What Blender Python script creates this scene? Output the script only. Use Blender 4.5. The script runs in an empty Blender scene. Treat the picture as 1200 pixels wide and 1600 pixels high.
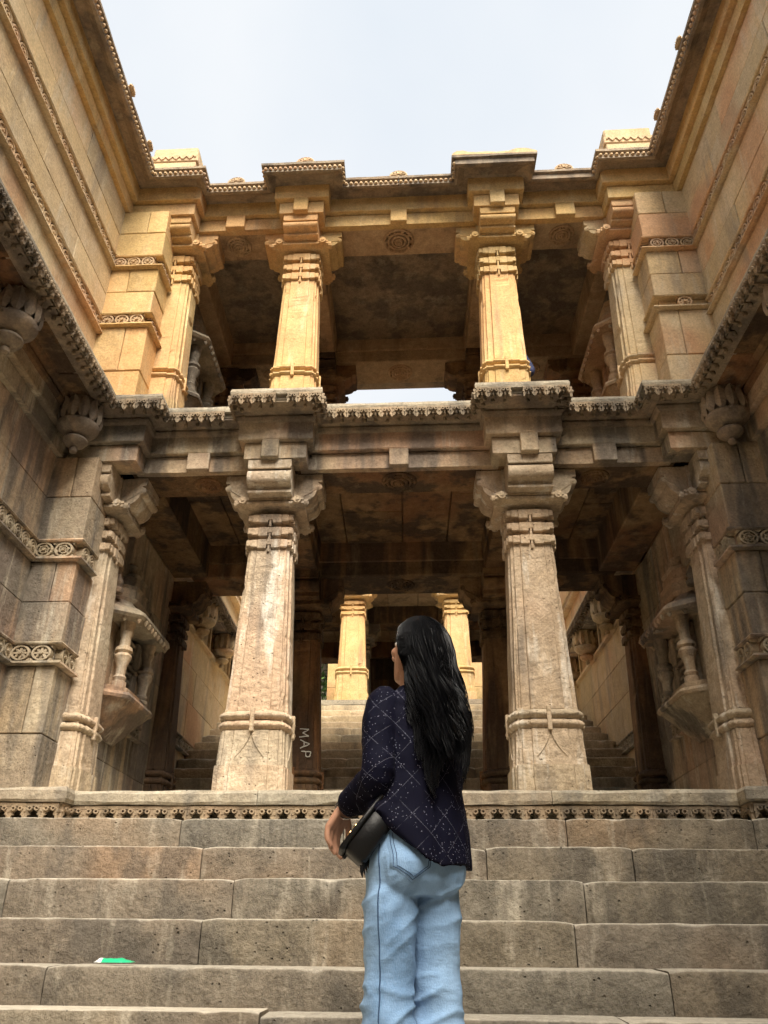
import bpy, bmesh, math, random
from mathutils import Vector, Matrix, noise
R = math.radians
random.seed(7)
sc = bpy.context.scene
COL = sc.collection

# ------------------------------------------------------------------ camera, sky, sun, exposure
cam = bpy.data.cameras.new('camera'); cam_o = bpy.data.objects.new('camera', cam); COL.objects.link(cam_o)
cam.sensor_fit = 'VERTICAL'; cam.sensor_height = 36.0; cam.lens = 1250 / 1600 * 36.0
cam.clip_start = 0.05; cam.clip_end = 2000
PITCH = math.atan(670 / 1250); YAW = R(1.696); ROLL = R(0.5)
F = Vector((-math.sin(YAW) * math.cos(PITCH), math.cos(YAW) * math.cos(PITCH), math.sin(PITCH)))
Rt = Vector((math.cos(YAW), math.sin(YAW), 0)); Up = Rt.cross(F)
Rr = Rt * math.cos(ROLL) + Up * math.sin(ROLL); Ur = Up * math.cos(ROLL) - Rt * math.sin(ROLL)
cam_o.matrix_world = Matrix(((Rr.x, Ur.x, -F.x, 0.05), (Rr.y, Ur.y, -F.y, -6.0), (Rr.z, Ur.z, -F.z, -0.96), (0, 0, 0, 1)))
sc.camera = cam_o

SUN_AZ, SUN_EL = R(162), R(51)          # azimuth measured clockwise from +Y (the view direction)
w = bpy.data.worlds.new('World'); sc.world = w; w.use_nodes = True
nt = w.node_tree; N = nt.nodes; L = nt.links
bg = N['Background']
sky = N.new('ShaderNodeTexSky'); sky.sky_type = 'NISHITA'; sky.sun_disc = False
sky.sun_elevation = SUN_EL; sky.sun_rotation = SUN_AZ; sky.dust_density = 4.0; sky.air_density = 1.2
tc = N.new('ShaderNodeTexCoord'); cl = N.new('ShaderNodeTexNoise'); cl.inputs['Scale'].default_value = 2.2; cl.inputs['Detail'].default_value = 4
cl.inputs['Roughness'].default_value = 0.45
rp = N.new('ShaderNodeValToRGB'); rp.color_ramp.elements[0].position = 0.3; rp.color_ramp.elements[0].color = (7.7, 8.5, 9.4, 1)
rp.color_ramp.elements[1].position = 0.7; rp.color_ramp.elements[1].color = (9.9, 10.1, 10.3, 1)
mx = N.new('ShaderNodeMix'); mx.data_type = 'RGBA'; mx.inputs[0].default_value = 0.90
L.new(tc.outputs['Generated'], cl.inputs['Vector']); L.new(cl.outputs['Fac'], rp.inputs['Fac'])
L.new(sky.outputs['Color'], mx.inputs[6]); L.new(rp.outputs['Color'], mx.inputs[7]); L.new(mx.outputs[2], bg.inputs['Color'])
bg.inputs['Strength'].default_value = 0.049
sun = bpy.data.lights.new('sun', 'SUN'); sun.energy = 4.9; sun.angle = R(42); sun.color = (1.0, 0.92, 0.79)
sun_o = bpy.data.objects.new('sun', sun); COL.objects.link(sun_o)
sd = Vector((math.sin(SUN_AZ) * math.cos(SUN_EL), math.cos(SUN_AZ) * math.cos(SUN_EL), math.sin(SUN_EL)))
sun_o.rotation_euler = sd.to_track_quat('Z', 'Y').to_euler(); sun_o.location = sd * 30
vs = sc.view_settings; vs.view_transform = 'Standard'; vs.look = 'None'; vs.gamma = 1; vs.use_curve_mapping = False; vs.exposure = 1.10
sc.render.engine = 'CYCLES'
sc.cycles.use_denoising = True; sc.cycles.max_bounces = 6; sc.cycles.diffuse_bounces = 3; sc.cycles.use_adaptive_sampling = True; sc.cycles.adaptive_threshold = 0.03; sc.cycles.adaptive_min_samples = 12

# ------------------------------------------------------------------ materials
def hexc(h):
    c = [int(h[i:i + 2], 16) / 255 for i in (0, 2, 4)]
    return tuple((x / 12.92 if x <= .04045 else ((x + .055) / 1.055) ** 2.4) for x in c) + (1,)

class G:
    def __init__(s, name):
        s.m = bpy.data.materials.new(name); s.m.use_nodes = True; s.nt = s.m.node_tree
        s.b = s.nt.nodes['Principled BSDF']
    def n(s, t, **kw):
        x = s.nt.nodes.new(t)
        for k, v in kw.items(): setattr(x, k, v)
        return x
    def l(s, a, b): s.nt.links.new(a, b)
    def noise(s, vec, scale, detail=3, rough=.5):
        x = s.n('ShaderNodeTexNoise'); x.inputs['Scale'].default_value = scale; x.inputs['Detail'].default_value = detail
        x.inputs['Roughness'].default_value = rough; s.l(vec, x.inputs['Vector']); return x.outputs['Fac']
    def ramp(s, fac, p0, p1, c0=(0, 0, 0, 1), c1=(1, 1, 1, 1)):
        x = s.n('ShaderNodeValToRGB'); e = x.color_ramp.elements
        e[0].position = p0; e[1].position = p1; e[0].color = c0; e[1].color = c1; s.l(fac, x.inputs['Fac']); return x.outputs['Color']
    def mix(s, fac, a, b, mode='MIX'):
        x = s.n('ShaderNodeMix', data_type='RGBA', blend_type=mode)
        for sock, v in ((x.inputs[0], fac), (x.inputs[6], a), (x.inputs[7], b)):
            if hasattr(v, 'links'): s.l(v, sock)
            else: sock.default_value = v
        return x.outputs[2]
    def math(s, op, a, b=0.0):
        x = s.n('ShaderNodeMath', operation=op)
        for sock, v in ((x.inputs[0], a), (x.inputs[1], b)):
            if hasattr(v, 'links'): s.l(v, sock)
            else: sock.default_value = v
        return x.outputs[0]
    def mapped(s, vec, scale, off=None):
        x = s.n('ShaderNodeMapping'); x.inputs['Scale'].default_value = scale; s.l(vec, x.inputs['Vector'])
        if off is not None: x.inputs['Location'].default_value = off
        return x.outputs['Vector']
    def vadd(s, a, b):
        x = s.n('ShaderNodeVectorMath', operation='ADD'); s.l(a, x.inputs[0]); s.l(b, x.inputs[1]); return x.outputs['Vector']

def stone(name, cA, cB, cC, stain, stain_amt=.5, stain_lo=.52, light=None, light_amt=.0, pink=None, pink_amt=0, bump=.5, pits=.4, var=.25, rough=.9, grain=28, dust=None, sz=.42, mott=.8, hue=.5):
    g = G(name)
    geo = g.n('ShaderNodeNewGeometry').outputs['Position']
    oi = g.n('ShaderNodeObjectInfo').outputs['Random']
    cmb = g.n('ShaderNodeCombineXYZ')
    for i, k in enumerate((37.0, 19.0, 53.0)): g.l(g.math('MULTIPLY', oi, k), cmb.inputs[i])
    loc = g.vadd(geo, cmb.outputs[0])
    big = g.noise(loc, 1.3, 2, .55)
    col = g.mix(g.ramp(big, .35, .65), cA, cB)
    med = g.noise(loc, 5.5, 4, .65)
    col = g.mix(g.ramp(med, .42, .72), col, cC)
    if pink:
        pk = g.noise(g.mapped(geo, (1, 1, 1), (11, 3, 5)), 1.15, 1, .5)
        pk2 = g.math('ADD', pk, g.math('MULTIPLY', g.math('SUBTRACT', oi, .5), .22))
        col = g.mix(g.math('MULTIPLY', g.ramp(pk2, .52, .66), pink_amt), col, pink)
    hr = g.n('ShaderNodeValToRGB'); hr.color_ramp.interpolation = 'LINEAR'; he = hr.color_ramp.elements   # each stone its own tint
    he[0].position = 0; he[0].color = (1.0, .90, .82, 1); he[1].position = 1; he[1].color = (1.06, 1.04, 1.0, 1)
    for p_, c_ in ((.25, (1.08, 1.0, .86, 1)), (.5, (.90, .93, .95, 1)), (.75, (1.10, .95, .84, 1))):
        q_ = he.new(p_); q_.color = c_
    g.l(g.math('FRACT', g.math('MULTIPLY', oi, 7.31)), hr.inputs['Fac'])
    col = g.mix(hue, col, g.mix(1.0, col, hr.outputs['Color'], 'MULTIPLY'))
    # run-off stains: long in z, continuous over joints
    st = g.noise(g.mapped(geo, (3.4, 3.4, sz)), 1.0, 3, .62)
    st2 = g.noise(g.mapped(geo, (.8, .8, .8), (4, 8, 2)), 1.0, 1, .5)
    stf = g.ramp(g.math('ADD', g.math('MULTIPLY', st, .65), g.math('MULTIPLY', st2, .35)), stain_lo + .01, stain_lo + .09)
    col = g.mix(g.math('MULTIPLY', stf, stain_amt), col, stain)
    if light:
        li = g.noise(g.mapped(geo, (5, 5, .8), (7, 1, 9)), 1.0, 4, .7)
        col = g.mix(g.math('MULTIPLY', g.ramp(li, .56, .68), light_amt), col, light)
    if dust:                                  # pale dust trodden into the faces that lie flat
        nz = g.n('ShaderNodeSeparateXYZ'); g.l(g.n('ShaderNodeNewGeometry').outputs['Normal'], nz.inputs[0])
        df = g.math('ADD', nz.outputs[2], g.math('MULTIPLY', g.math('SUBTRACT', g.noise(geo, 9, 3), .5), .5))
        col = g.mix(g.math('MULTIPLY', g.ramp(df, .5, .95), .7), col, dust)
    fine = g.noise(geo, 55, 2, .7)
    v = g.math('ADD', g.math('MULTIPLY', fine, .8), g.math('ADD', .50, g.math('MULTIPLY', g.math('SUBTRACT', oi, .5), var)))
    gm = g.noise(geo, 13, 3, .7)
    v = g.math('ADD', v, g.math('MULTIPLY', g.math('SUBTRACT', gm, .45), mott))
    cv = g.n('ShaderNodeCombineColor')
    for i in range(3): g.l(v, cv.inputs[i])
    col = g.mix(1.0, col, cv.outputs[0], 'MULTIPLY')
    g.l(col, g.b.inputs['Base Color']); g.b.inputs['Roughness'].default_value = rough
    g.b.inputs['Specular IOR Level'].default_value = .2
    h = g.math('ADD', g.math('MULTIPLY', g.noise(geo, grain, 5, .72), .6), g.math('MULTIPLY', g.noise(loc, 5.0, 3, .62), 1.0))
    vo = g.n('ShaderNodeTexVoronoi'); vo.inputs['Scale'].default_value = 24; g.l(loc, vo.inputs['Vector'])
    pm = g.ramp(g.noise(geo, 9, 0), .55, .62)
    h = g.math('ADD', h, g.math('MULTIPLY', g.math('SUBTRACT', g.ramp(vo.outputs['Distance'], .04, .16), 1.0), g.math('MULTIPLY', pm, pits)))
    bp = g.n('ShaderNodeBump'); bp.inputs['Strength'].default_value = bump; bp.inputs['Distance'].default_value = .03
    g.l(h, bp.inputs['Height']); g.l(bp.outputs['Normal'], g.b.inputs['Normal'])
    return g.m

def plain(name, col, rough=.5, metal=0, spec=.5, noise_amt=.15, scale=30, bump=0.0):
    g = G(name); geo = g.n('ShaderNodeTexCoord').outputs['Object']
    n = g.noise(geo, scale, 4, .6)
    c2 = tuple(min(1, x * (1 - noise_amt)) for x in col[:3]) + (1,)
    g.l(g.mix(n, col, c2), g.b.inputs['Base Color'])
    g.b.inputs['Roughness'].default_value = rough; g.b.inputs['Metallic'].default_value = metal; g.b.inputs['Specular IOR Level'].default_value = spec
    if bump:
        bp = g.n('ShaderNodeBump'); bp.inputs['Strength'].default_value = bump; bp.inputs['Distance'].default_value = .004
        g.l(n, bp.inputs['Height']); g.l(bp.outputs['Normal'], g.b.inputs['Normal'])
    return g.m

GOLD = stone('golden_sandstone', (.60, .415, .18, 1), (.63, .46, .24, 1), (.50, .34, .15, 1), (.20, .165, .12, 1), .55, .555, light=(.68, .56, .36, 1), light_amt=.4, pink=(.54, .29, .15, 1), pink_amt=.45, bump=.38, pits=.7, var=.22, grain=22, mott=.38, hue=.5)
WALL = stone('upper_wall_sandstone', (.62, .465, .265, 1), (.60, .48, .325, 1), (.52, .395, .235, 1), (.27, .23, .18, 1), .55, .54, light=(.62, .55, .42, 1), light_amt=.45, pink=(.50, .26, .14, 1), pink_amt=.6, bump=.36, pits=.5, var=.22, grain=20, mott=.38, hue=.5)
LOWS = stone('weathered_sandstone', (.43, .345, .24, 1), (.36, .29, .21, 1), (.49, .41, .295, 1), (.105, .098, .092, 1), .72, .475, light=(.60, .54, .43, 1), light_amt=.6, pink=(.43, .26, .18, 1), pink_amt=.5, bump=.75, pits=1.3, var=.3, hue=.8)
COLS = stone('column_sandstone', (.48, .39, .28, 1), (.41, .33, .235, 1), (.55, .46, .345, 1), (.15, .13, .11, 1), .65, .515, light=(.72, .67, .58, 1), light_amt=.65, pink=(.46, .30, .21, 1), pink_amt=.35, bump=.95, pits=2.4, var=.12)
DARK = stone('sooty_shaded_sandstone', (.22, .135, .068, 1), (.17, .10, .052, 1), (.29, .185, .095, 1), (.05, .036, .028, 1), .8, .46, light=(.30, .22, .13, 1), light_amt=.35, pink=(.17, .08, .04, 1), pink_amt=.7, bump=.5, pits=.8, var=.6)  # sooty stone, its colour darkened further for the shade of the halls
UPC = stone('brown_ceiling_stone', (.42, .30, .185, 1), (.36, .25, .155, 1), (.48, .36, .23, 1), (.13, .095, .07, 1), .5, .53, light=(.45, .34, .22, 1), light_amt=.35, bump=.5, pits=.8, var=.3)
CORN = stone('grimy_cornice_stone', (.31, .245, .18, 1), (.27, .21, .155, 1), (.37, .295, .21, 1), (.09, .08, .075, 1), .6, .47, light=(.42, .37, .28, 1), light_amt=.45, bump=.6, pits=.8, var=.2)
LEDGE = stone('ledge_stone', (.34, .295, .225, 1), (.28, .245, .19, 1), (.40, .35, .265, 1), (.14, .13, .115, 1), .6, .51, light=(.50, .46, .37, 1), light_amt=.45, bump=.7, pits=1.0, var=.2, dust=(.45, .41, .33, 1))
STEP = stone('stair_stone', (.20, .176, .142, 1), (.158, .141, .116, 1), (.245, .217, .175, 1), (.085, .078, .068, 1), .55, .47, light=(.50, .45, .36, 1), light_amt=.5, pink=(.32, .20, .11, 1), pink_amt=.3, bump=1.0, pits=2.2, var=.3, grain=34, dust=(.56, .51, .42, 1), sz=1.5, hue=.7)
CARVE = stone('carved_sandstone', (.54, .40, .235, 1), (.49, .345, .22, 1), (.58, .45, .30, 1), (.20, .15, .11, 1), .5, .55, pink=(.42, .25, .17, 1), pink_amt=.5, bump=.45, pits=.6, var=.15)
TRIM = stone('dark_lace_carving', (.29, .225, .155, 1), (.23, .18, .125, 1), (.36, .285, .20, 1), (.08, .07, .06, 1), .65, .50, bump=.6, pits=.7, var=.2)
PALE = stone('sun_paled_stair_stone', (.47, .385, .265, 1), (.40, .325, .225, 1), (.53, .44, .315, 1), (.20, .165, .12, 1), .6, .51, bump=.7, pits=1.0, var=.35, dust=(.72, .66, .54, 1), hue=.7)  # sunlight on the upper far steps is put into this paler colour
CARVL = stone('weathered_carving', (.44, .37, .265, 1), (.37, .31, .225, 1), (.50, .43, .32, 1), (.11, .10, .085, 1), .6, .53, bump=.6, pits=.7, var=.15)

# ------------------------------------------------------------------ mesh helpers
K = 0.03                                   # the old building is not square: the front runs a little askew
def S(p): return (p[0], p[1] - K * p[0], p[2])
ORG = {}
class MB:
    def __init__(s): s.v = []; s.f = []; s.sm = set()
    def add(s, vs, fs, smooth=False):
        b = len(s.v); s.v += [tuple(p) for p in vs]
        for f in fs:
            if smooth: s.sm.add(len(s.f))
            s.f.append(tuple(i + b for i in f))
        return s
    def box(s, x0, x1, y0, y1, z0, z1, c=0.0, j=0.0):
        if x0 > x1: x0, x1 = x1, x0
        if y0 > y1: y0, y1 = y1, y0
        if z0 > z1: z0, z1 = z1, z0
        C = ((x0 + x1) / 2, (y0 + y1) / 2, (z0 + z1) / 2); H = ((x1 - x0) / 2, (y1 - y0) / 2, (z1 - z0) / 2)
        if c <= 0:
            v = [(x, y, z) for x in (x0, x1) for y in (y0, y1) for z in (z0, z1)]
            return s.add(v, [(0, 1, 3, 2), (4, 6, 7, 5), (0, 4, 5, 1), (2, 3, 7, 6), (0, 2, 6, 4), (1, 5, 7, 3)])
        c = min(c, .45 * min(H)); v = []; idx = {}
        for sx in (-1, 1):
            for sy in (-1, 1):
                for sz in (-1, 1):
                    k = c * (1 + random.uniform(-j, j)) if j else c
                    sg = (sx, sy, sz)
                    for a in range(3):
                        p = [C[i] + sg[i] * (H[i] - (0 if i == a else k)) for i in range(3)]
                        idx[(sg, a)] = len(v); v.append(p)
        f = []
        for a in range(3):
            b, d = (a + 1) % 3, (a + 2) % 3
            for sa in (-1, 1):
                q = []
                for sb, sd_ in ((-1, -1), (1, -1), (1, 1), (-1, 1)):
                    sg = [0, 0, 0]; sg[a] = sa; sg[b] = sb; sg[d] = sd_; q.append(idx[(tuple(sg), a)])
                f.append(tuple(q if sa > 0 else q[::-1]))
            for sb in (-1, 1):                         # edges along axis a
                for sd_ in (-1, 1):
                    A = [0, 0, 0]; B = [0, 0, 0]; A[a] = -1; B[a] = 1
                    for t in (A, B): t[b] = sb; t[d] = sd_
                    A = tuple(A); B = tuple(B)
                    q = (idx[(A, b)], idx[(B, b)], idx[(B, d)], idx[(A, d)])
                    f.append(q if sb * sd_ > 0 else q[::-1])
        for sx in (-1, 1):
            for sy in (-1, 1):
                for sz in (-1, 1):
                    q = tuple(idx[((sx, sy, sz), a)] for a in range(3)); f.append(q if sx * sy * sz > 0 else q[::-1])
        return s.add(v, f)
    def loft(s, rings, cap=True, smooth=False, close=True):
        n = len(rings[0]); v = [p for r in rings for p in r]; f = []
        for i in range(len(rings) - 1):
            for k in range(n if close else n - 1):
                a, b = i * n + k, i * n + (k + 1) % n
                f.append((a, b, b + n, a + n))
        s.add(v, f, smooth)
        if cap:
            b = len(s.v) - len(v)
            s.f.append(tuple(b + k for k in reversed(range(n)))); s.f.append(tuple(b + (len(rings) - 1) * n + k for k in range(n)))
        return s
    def lathe(s, prof, c=(0, 0, 0), n=16, smooth=True, arc=None):
        rings = [[(c[0] + r * math.cos(2 * math.pi * k / n), c[1] + r * math.sin(2 * math.pi * k / n), c[2] + z) for k in range(n)] for r, z in prof]
        return s.loft(rings, True, smooth)
    def tube(s, pts, rad, n=6, smooth=True):
        pts = [Vector(p) for p in pts]; rings = []; u = None
        for i, p in enumerate(pts):
            d = (pts[min(i + 1, len(pts) - 1)] - pts[max(i - 1, 0)]).normalized()
            if u is None: u = d.orthogonal().normalized()
            u = (u - d * u.dot(d)).normalized(); w_ = d.cross(u)
            r = rad[i] if isinstance(rad, (list, tuple)) else rad
            rings.append([tuple(p + (u * math.cos(2 * math.pi * k / n) + w_ * math.sin(2 * math.pi * k / n)) * r) for k in range(n)])
        return s.loft(rings, True, smooth)
    def prism(s, poly, fn, t0, t1, smooth=False):      # fn(a, b, t) -> xyz, poly counter-clockwise or not (normals are fixed later)
        n = len(poly); v = [fn(a, b, t0) for a, b in poly] + [fn(a, b, t1) for a, b in poly]
        f = [(k, (k + 1) % n, (k + 1) % n + n, k + n) for k in range(n)] + [tuple(reversed(range(n))), tuple(range(n, 2 * n))]
        return s.add(v, f)
    def mesh(s, name, mat, shear=True, org=(0, 0, 0), fix=True, angle=None):
        v = [S(p) for p in s.v] if shear else s.v
        v = [(p[0] - org[0], p[1] - org[1], p[2] - org[2]) for p in v]
        me = bpy.data.meshes.new(name); me.from_pydata(v, [], s.f); me.materials.append(mat)
        if fix:
            bm = bmesh.new(); bm.from_mesh(me); bmesh.ops.recalc_face_normals(bm, faces=bm.faces); bm.to_mesh(me); bm.free()
        if s.sm or angle is not None:
            me.polygons.foreach_set('use_smooth', [True] * len(me.polygons))
            me.set_sharp_from_angle(angle=R(angle if angle is not None else 40))
        me.update(); return me
    def build(s, name, mat, parent=None, shear=True, fix=True, angle=None, org=None):
        o_ = ORG.get(parent.name, (0, 0, 0)) if parent is not None else (org or (0, 0, 0))
        ob = bpy.data.objects.new(name, s.mesh(name, mat, shear, o_, fix, angle)); COL.objects.link(ob)
        if parent is not None: ob.parent = parent
        else: ob.location = o_
        ORG[ob.name] = o_
        return ob

def tag(o, label=None, cat=None, group=None, kind=None):
    for k, v in (('label', label), ('category', cat), ('group', group), ('kind', kind)):
        if v: o[k] = v
    return o
def thing(name, loc, label=None, cat=None, group=None, kind=None, shear=True):
    o = bpy.data.objects.new(name, None); COL.objects.link(o); o.empty_display_size = .1
    p = S(loc) if shear else tuple(loc); o.location = p; ORG[o.name] = p
    return tag(o, label, cat, group, kind or ('thing' if cat else None))
def inst(name, me, loc, rz=0, parent=None, scale=(1, 1, 1), shear=True, rx=0):
    o = bpy.data.objects.new(name, me); COL.objects.link(o)
    p = S(loc) if shear else loc; g = ORG.get(parent.name, (0, 0, 0)) if parent is not None else (0, 0, 0)
    o.location = (p[0] - g[0], p[1] - g[1], p[2] - g[2]); o.rotation_euler = (rx, 0, rz); o.scale = scale
    if parent is not None: o.parent = parent
    return o
def rnd(a): return random.uniform(-a, a)
# ------------------------------------------------------------------ shared carved pieces
def rosette_mesh(name, mat, kind=0):
    m = MB(); D = .034 / .17
    def ann(r0, r1, cx=0, cz=0, n=16, d=D):
        rings = []
        for k in range(n + 1):
            a = 2 * math.pi * k / n; c_, s_ = math.cos(a), math.sin(a)
            rings.append([(cx + r0 * c_, 0, cz + r0 * s_), (cx + r1 * c_, 0, cz + r1 * s_), (cx + r1 * c_, -d, cz + r1 * s_), (cx + r0 * c_, -d, cz + r0 * s_)])
        m.loft(rings, False)
    ann(.37, .47)
    if kind == 0:
        for k in range(8):
            a = math.pi * 2 * k / 8; ca, sa = math.cos(a), math.sin(a); q = []
            for r, h in ((.09, .03), (.22, .075), (.38, .03)): q.append((r, h))
            poly = [(r, h) for r, h in q] + [(r, -h) for r, h in reversed(q)]
            m.prism([(r * ca - h * sa, r * sa + h * ca) for r, h in poly], lambda p, q_, t: (p, t, q_), 0, -D * .85)
        ann(.0, .10, n=8, d=D * 1.15)
    else:
        ann(.20, .26)
        for k in range(6):
            a = math.pi * 2 * k / 6 + .3; ca, sa = math.cos(a), math.sin(a)
            poly = [(.0, .035), (.38, .05), (.38, -.05), (.0, -.035)]
            m.prism([(r * ca - h * sa, r * sa + h * ca) for r, h in poly], lambda p, q_, t: (p, t, q_), 0, -D * .9)
        ann(.0, .09, n=8, d=D * 1.2)
    for sx in (-1, 1):
        for sz in (-1, 1):
            m.prism([(sx * .5, sz * .5), (sx * .5, sz * .30), (sx * .40, sz * .38), (sx * .30, sz * .5)], lambda p, q_, t: (p, t, q_), 0, -D * .9)
    return m.mesh(name, mat, shear=False)
ROS = [rosette_mesh('carved_panel', CARVE, 0), rosette_mesh('carved_panel', CARVE, 1)]
ROSL = [rosette_mesh('carved_panel', CARVL, 0), rosette_mesh('carved_panel', CARVL, 1)]

def tooth_mesh(name, mat, bulb=True):
    m = MB(); T = .024 / .115; f = lambda p, q_, t: (p, t, q_)
    m.prism([(-.5, 0), (.5, 0), (.5, -.2), (-.5, -.2)], f, 0, -T)
    for s in (-1, 1):
        m.prism([(s * .5, -.2), (s * .10, -.22), (s * .06, -.40), (s * .17, -.50), (s * .26, -.60), (s * .22, -.72), (s * .34, -.78), (s * .36, -.92), (s * .5, -1.0)], f, 0, -T * .9)
        rings = []
        for k in range(9):
            a = 2 * math.pi * k / 8; rings.append([(s * .21 + r * math.cos(a), y, -.34 + r * math.sin(a)) for r, y in ((.08, 0), (.16, 0), (.16, -T * 1.5), (.08, -T * 1.5))])
        m.loft(rings, False)
        m.box(s * .5 - .05, s * .5 + .05, -T * 1.15, 0, -.55, -.42)
    if bulb: m.box(-.09, .09, -.02, .66, -.66, -.15); m.lathe([(.02, -.95), (.13, -.88), (.17, -.74), (.12, -.60), (.03, -.52)], (0, .62, .0), 8)
    return m.mesh(name, mat, shear=False)
TOOTH = tooth_mesh('carved_tooth', TRIM); TOOTHB = tooth_mesh('carved_tooth', TRIM, False)

def path_norm(path):
    out = []
    for a, b in zip(path, path[1:]):
        d = Vector((b[0] - a[0], b[1] - a[1])); l = d.length; d /= l; out.append((d, Vector((d.y, -d.x)), l))
    return out
def sweep(path, prof, parent, name, mat, maxlen=1.25, gap=.003, wob=0.0, only=None):
    E = path_norm(path); objs = []
    def mit(i, end):
        d, n, l = E[i]; k = i - 1 if end == 0 else i + 1
        if k < 0 or k >= len(E): return n
        n2 = E[k][1]
        return n if abs(n.dot(n2)) > .9 else n + n2
    for i, (d, n, l) in enumerate(E):
        if only and not only(i): continue
        A = Vector(path[i]); B = Vector(path[i + 1]); k = max(1, math.ceil(l / maxlen)); ts = [0.0]
        for q in range(1, k): ts.append((q + rnd(.18)) / k)
        ts.append(1.0)
        for q in range(k):
            m = MB(); st = max(1, int(l * (ts[q + 1] - ts[q]) / .12)) if wob else 1; rings = []
            for r_ in range(st + 1):
                t = ts[q] + (ts[q + 1] - ts[q]) * r_ / st
                P = A.lerp(B, t); mv = n
                sg = 0
                if r_ == 0: sg = gap / 2
                if r_ == st: sg = -gap / 2
                if t == 0: mv = mit(i, 0); sg = 0 if i else 0
                elif t == 1: mv = mit(i, 1); sg = 0
                P = P + d * sg; ring = []
                for c, (dd, z) in enumerate(prof):
                    wz = wd = 0
                    if wob:
                        wz = wob * noise.noise((P.x * 4 + c * 7.1, P.y * 4, z * 9)); wd = wob * noise.noise((P.x * 5, P.y * 5 + c * 3.3, z * 9 + 50))
                        if t in (0, 1): wd = 0
                    X = P + mv * (dd + wd); ring.append((X.x, X.y, z + wz))
                rings.append(ring)
            m.loft(rings, True); objs.append(m.build(name, mat, parent))
    return objs
def along(path, spacing, fn, off=0.0, d0=0.0, only=None):
    E = path_norm(path)
    for i, (d, n, l) in enumerate(E):
        if only and not only(i): continue
        A = Vector(path[i]); B = Vector(path[i + 1])
        a0 = a1 = 0
        if i > 0: a0 = d0 * d.dot(E[i - 1][1])          # lengthen or shorten with the mitre
        if i < len(E) - 1: a1 = d0 * -d.dot(E[i + 1][1])
        s0, s1 = a0, l - a1
        k = max(1, round((s1 - s0) / spacing)); wd = (s1 - s0) / k
        rz = math.atan2(d.y, d.x) - (K if abs(d.x) > .5 else 0)
        for q in range(k):
            P = A + d * (s0 + (q + .5) * wd) + n * d0
            fn(i, P.x, P.y, rz, wd, d, n)
def mirror(p): return p + [(-x, y) for x, y in reversed(p)]

def blocks(parent, axis, c, out, a0, a1, zs, ln, mat, name='stone_block', depth=.3, ch=.0045, off=.004, zfix=None):
    """courses of squared stones on a wall plane; axis 'x': plane x=c, stones run along y; out = sign of the open side"""
    for zi in range(len(zs) - 1):
        z0, z1 = zs[zi], zs[zi + 1]
        if z1 - z0 < .02: continue
        a = a0; first = True
        while a < a1 - .01:
            l = ln * random.uniform(.65, 1.35) * (.6 if first and zi % 2 else 1); first = False
            b = a + l
            if a1 - b < ln * .35: b = a1
            o = rnd(off); m = MB(); g = .0016
            if axis == 'x': m.box(c - out * depth, c + o * 1.0 if False else c + out * (o if o > 0 else o), a + g, b - g, z0 + g, z1 - g, ch, .5)
            else: m.box(a + g, b - g, c - out * depth, c + out * o, z0 + g, z1 - g, ch, .5)
            m.build(name, mat, parent); a = b
def band(parent, segs, z0, z1, tiles, mat, tile=None, gapw=1.0, broken=0.0):
    """carved band: two fillets, a sunk panel and a row of carved panels. segs: plan path (open side on the right of travel)"""
    h = z1 - z0; fl = h * .13
    sweep(segs, [(-.10, z1 - fl), (.022, z1 - fl), (.03, z1 - fl * .5), (.022, z1), (-.10, z1)], parent, 'fillet', mat, 1.5, .003, .004)
    sweep(segs, [(-.10, z0), (.02, z0), (.05, z0 + fl * .4), (.045, z0 + fl * 1.1), (.01, z0 + fl * 1.5), (-.10, z0 + fl * 1.5)], parent, 'fillet', mat, 1.5, .003, .005)
    sweep(segs, [(-.10, z0 + .004), (-.045, z0 + .004), (-.045, z1 - .004), (-.10, z1 - .004)], parent, 'sunk_panel', mat, 3.0, .0)
    t = h - fl * 2.3; zc = z0 + fl * 1.4 + t / 2
    def put(i, x, y, rz, wd, d, n):
        if random.random() < broken: return
        inst('carved_panel', random.choice(tiles[:1]) if tile is None else tiles[tile], (x, y, zc + rnd(.002)), rz + rnd(.02), parent, (wd * .98, .29, t * random.uniform(.97, 1.03)))
    along(segs, t * 1.02 * gapw, put, d0=-.044)

# ------------------------------------------------------------------ setting: ground, stairs, platform
gm = MB()
for x0, x1, y0, y1 in ((-400, -3.4, -400, 400), (3.4, 400, -400, 400), (-3.4, 3.4, 15.5, 400), (-3.4, 3.4, -400, -12.5)):
    gm.add([(x0, y0, 6.0), (x1, y0, 6.0), (x1, y1, 6.0), (x0, y1, 6.0)], [(0, 1, 2, 3)])
GROUND = plain('dry_earth', (.30, .23, .14, 1), .95, noise_amt=.35, scale=.6)
tag(gm.build('ground', GROUND, shear=False), 'dry earth ground round the top of the stepwell', None, None, 'structure')

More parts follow.
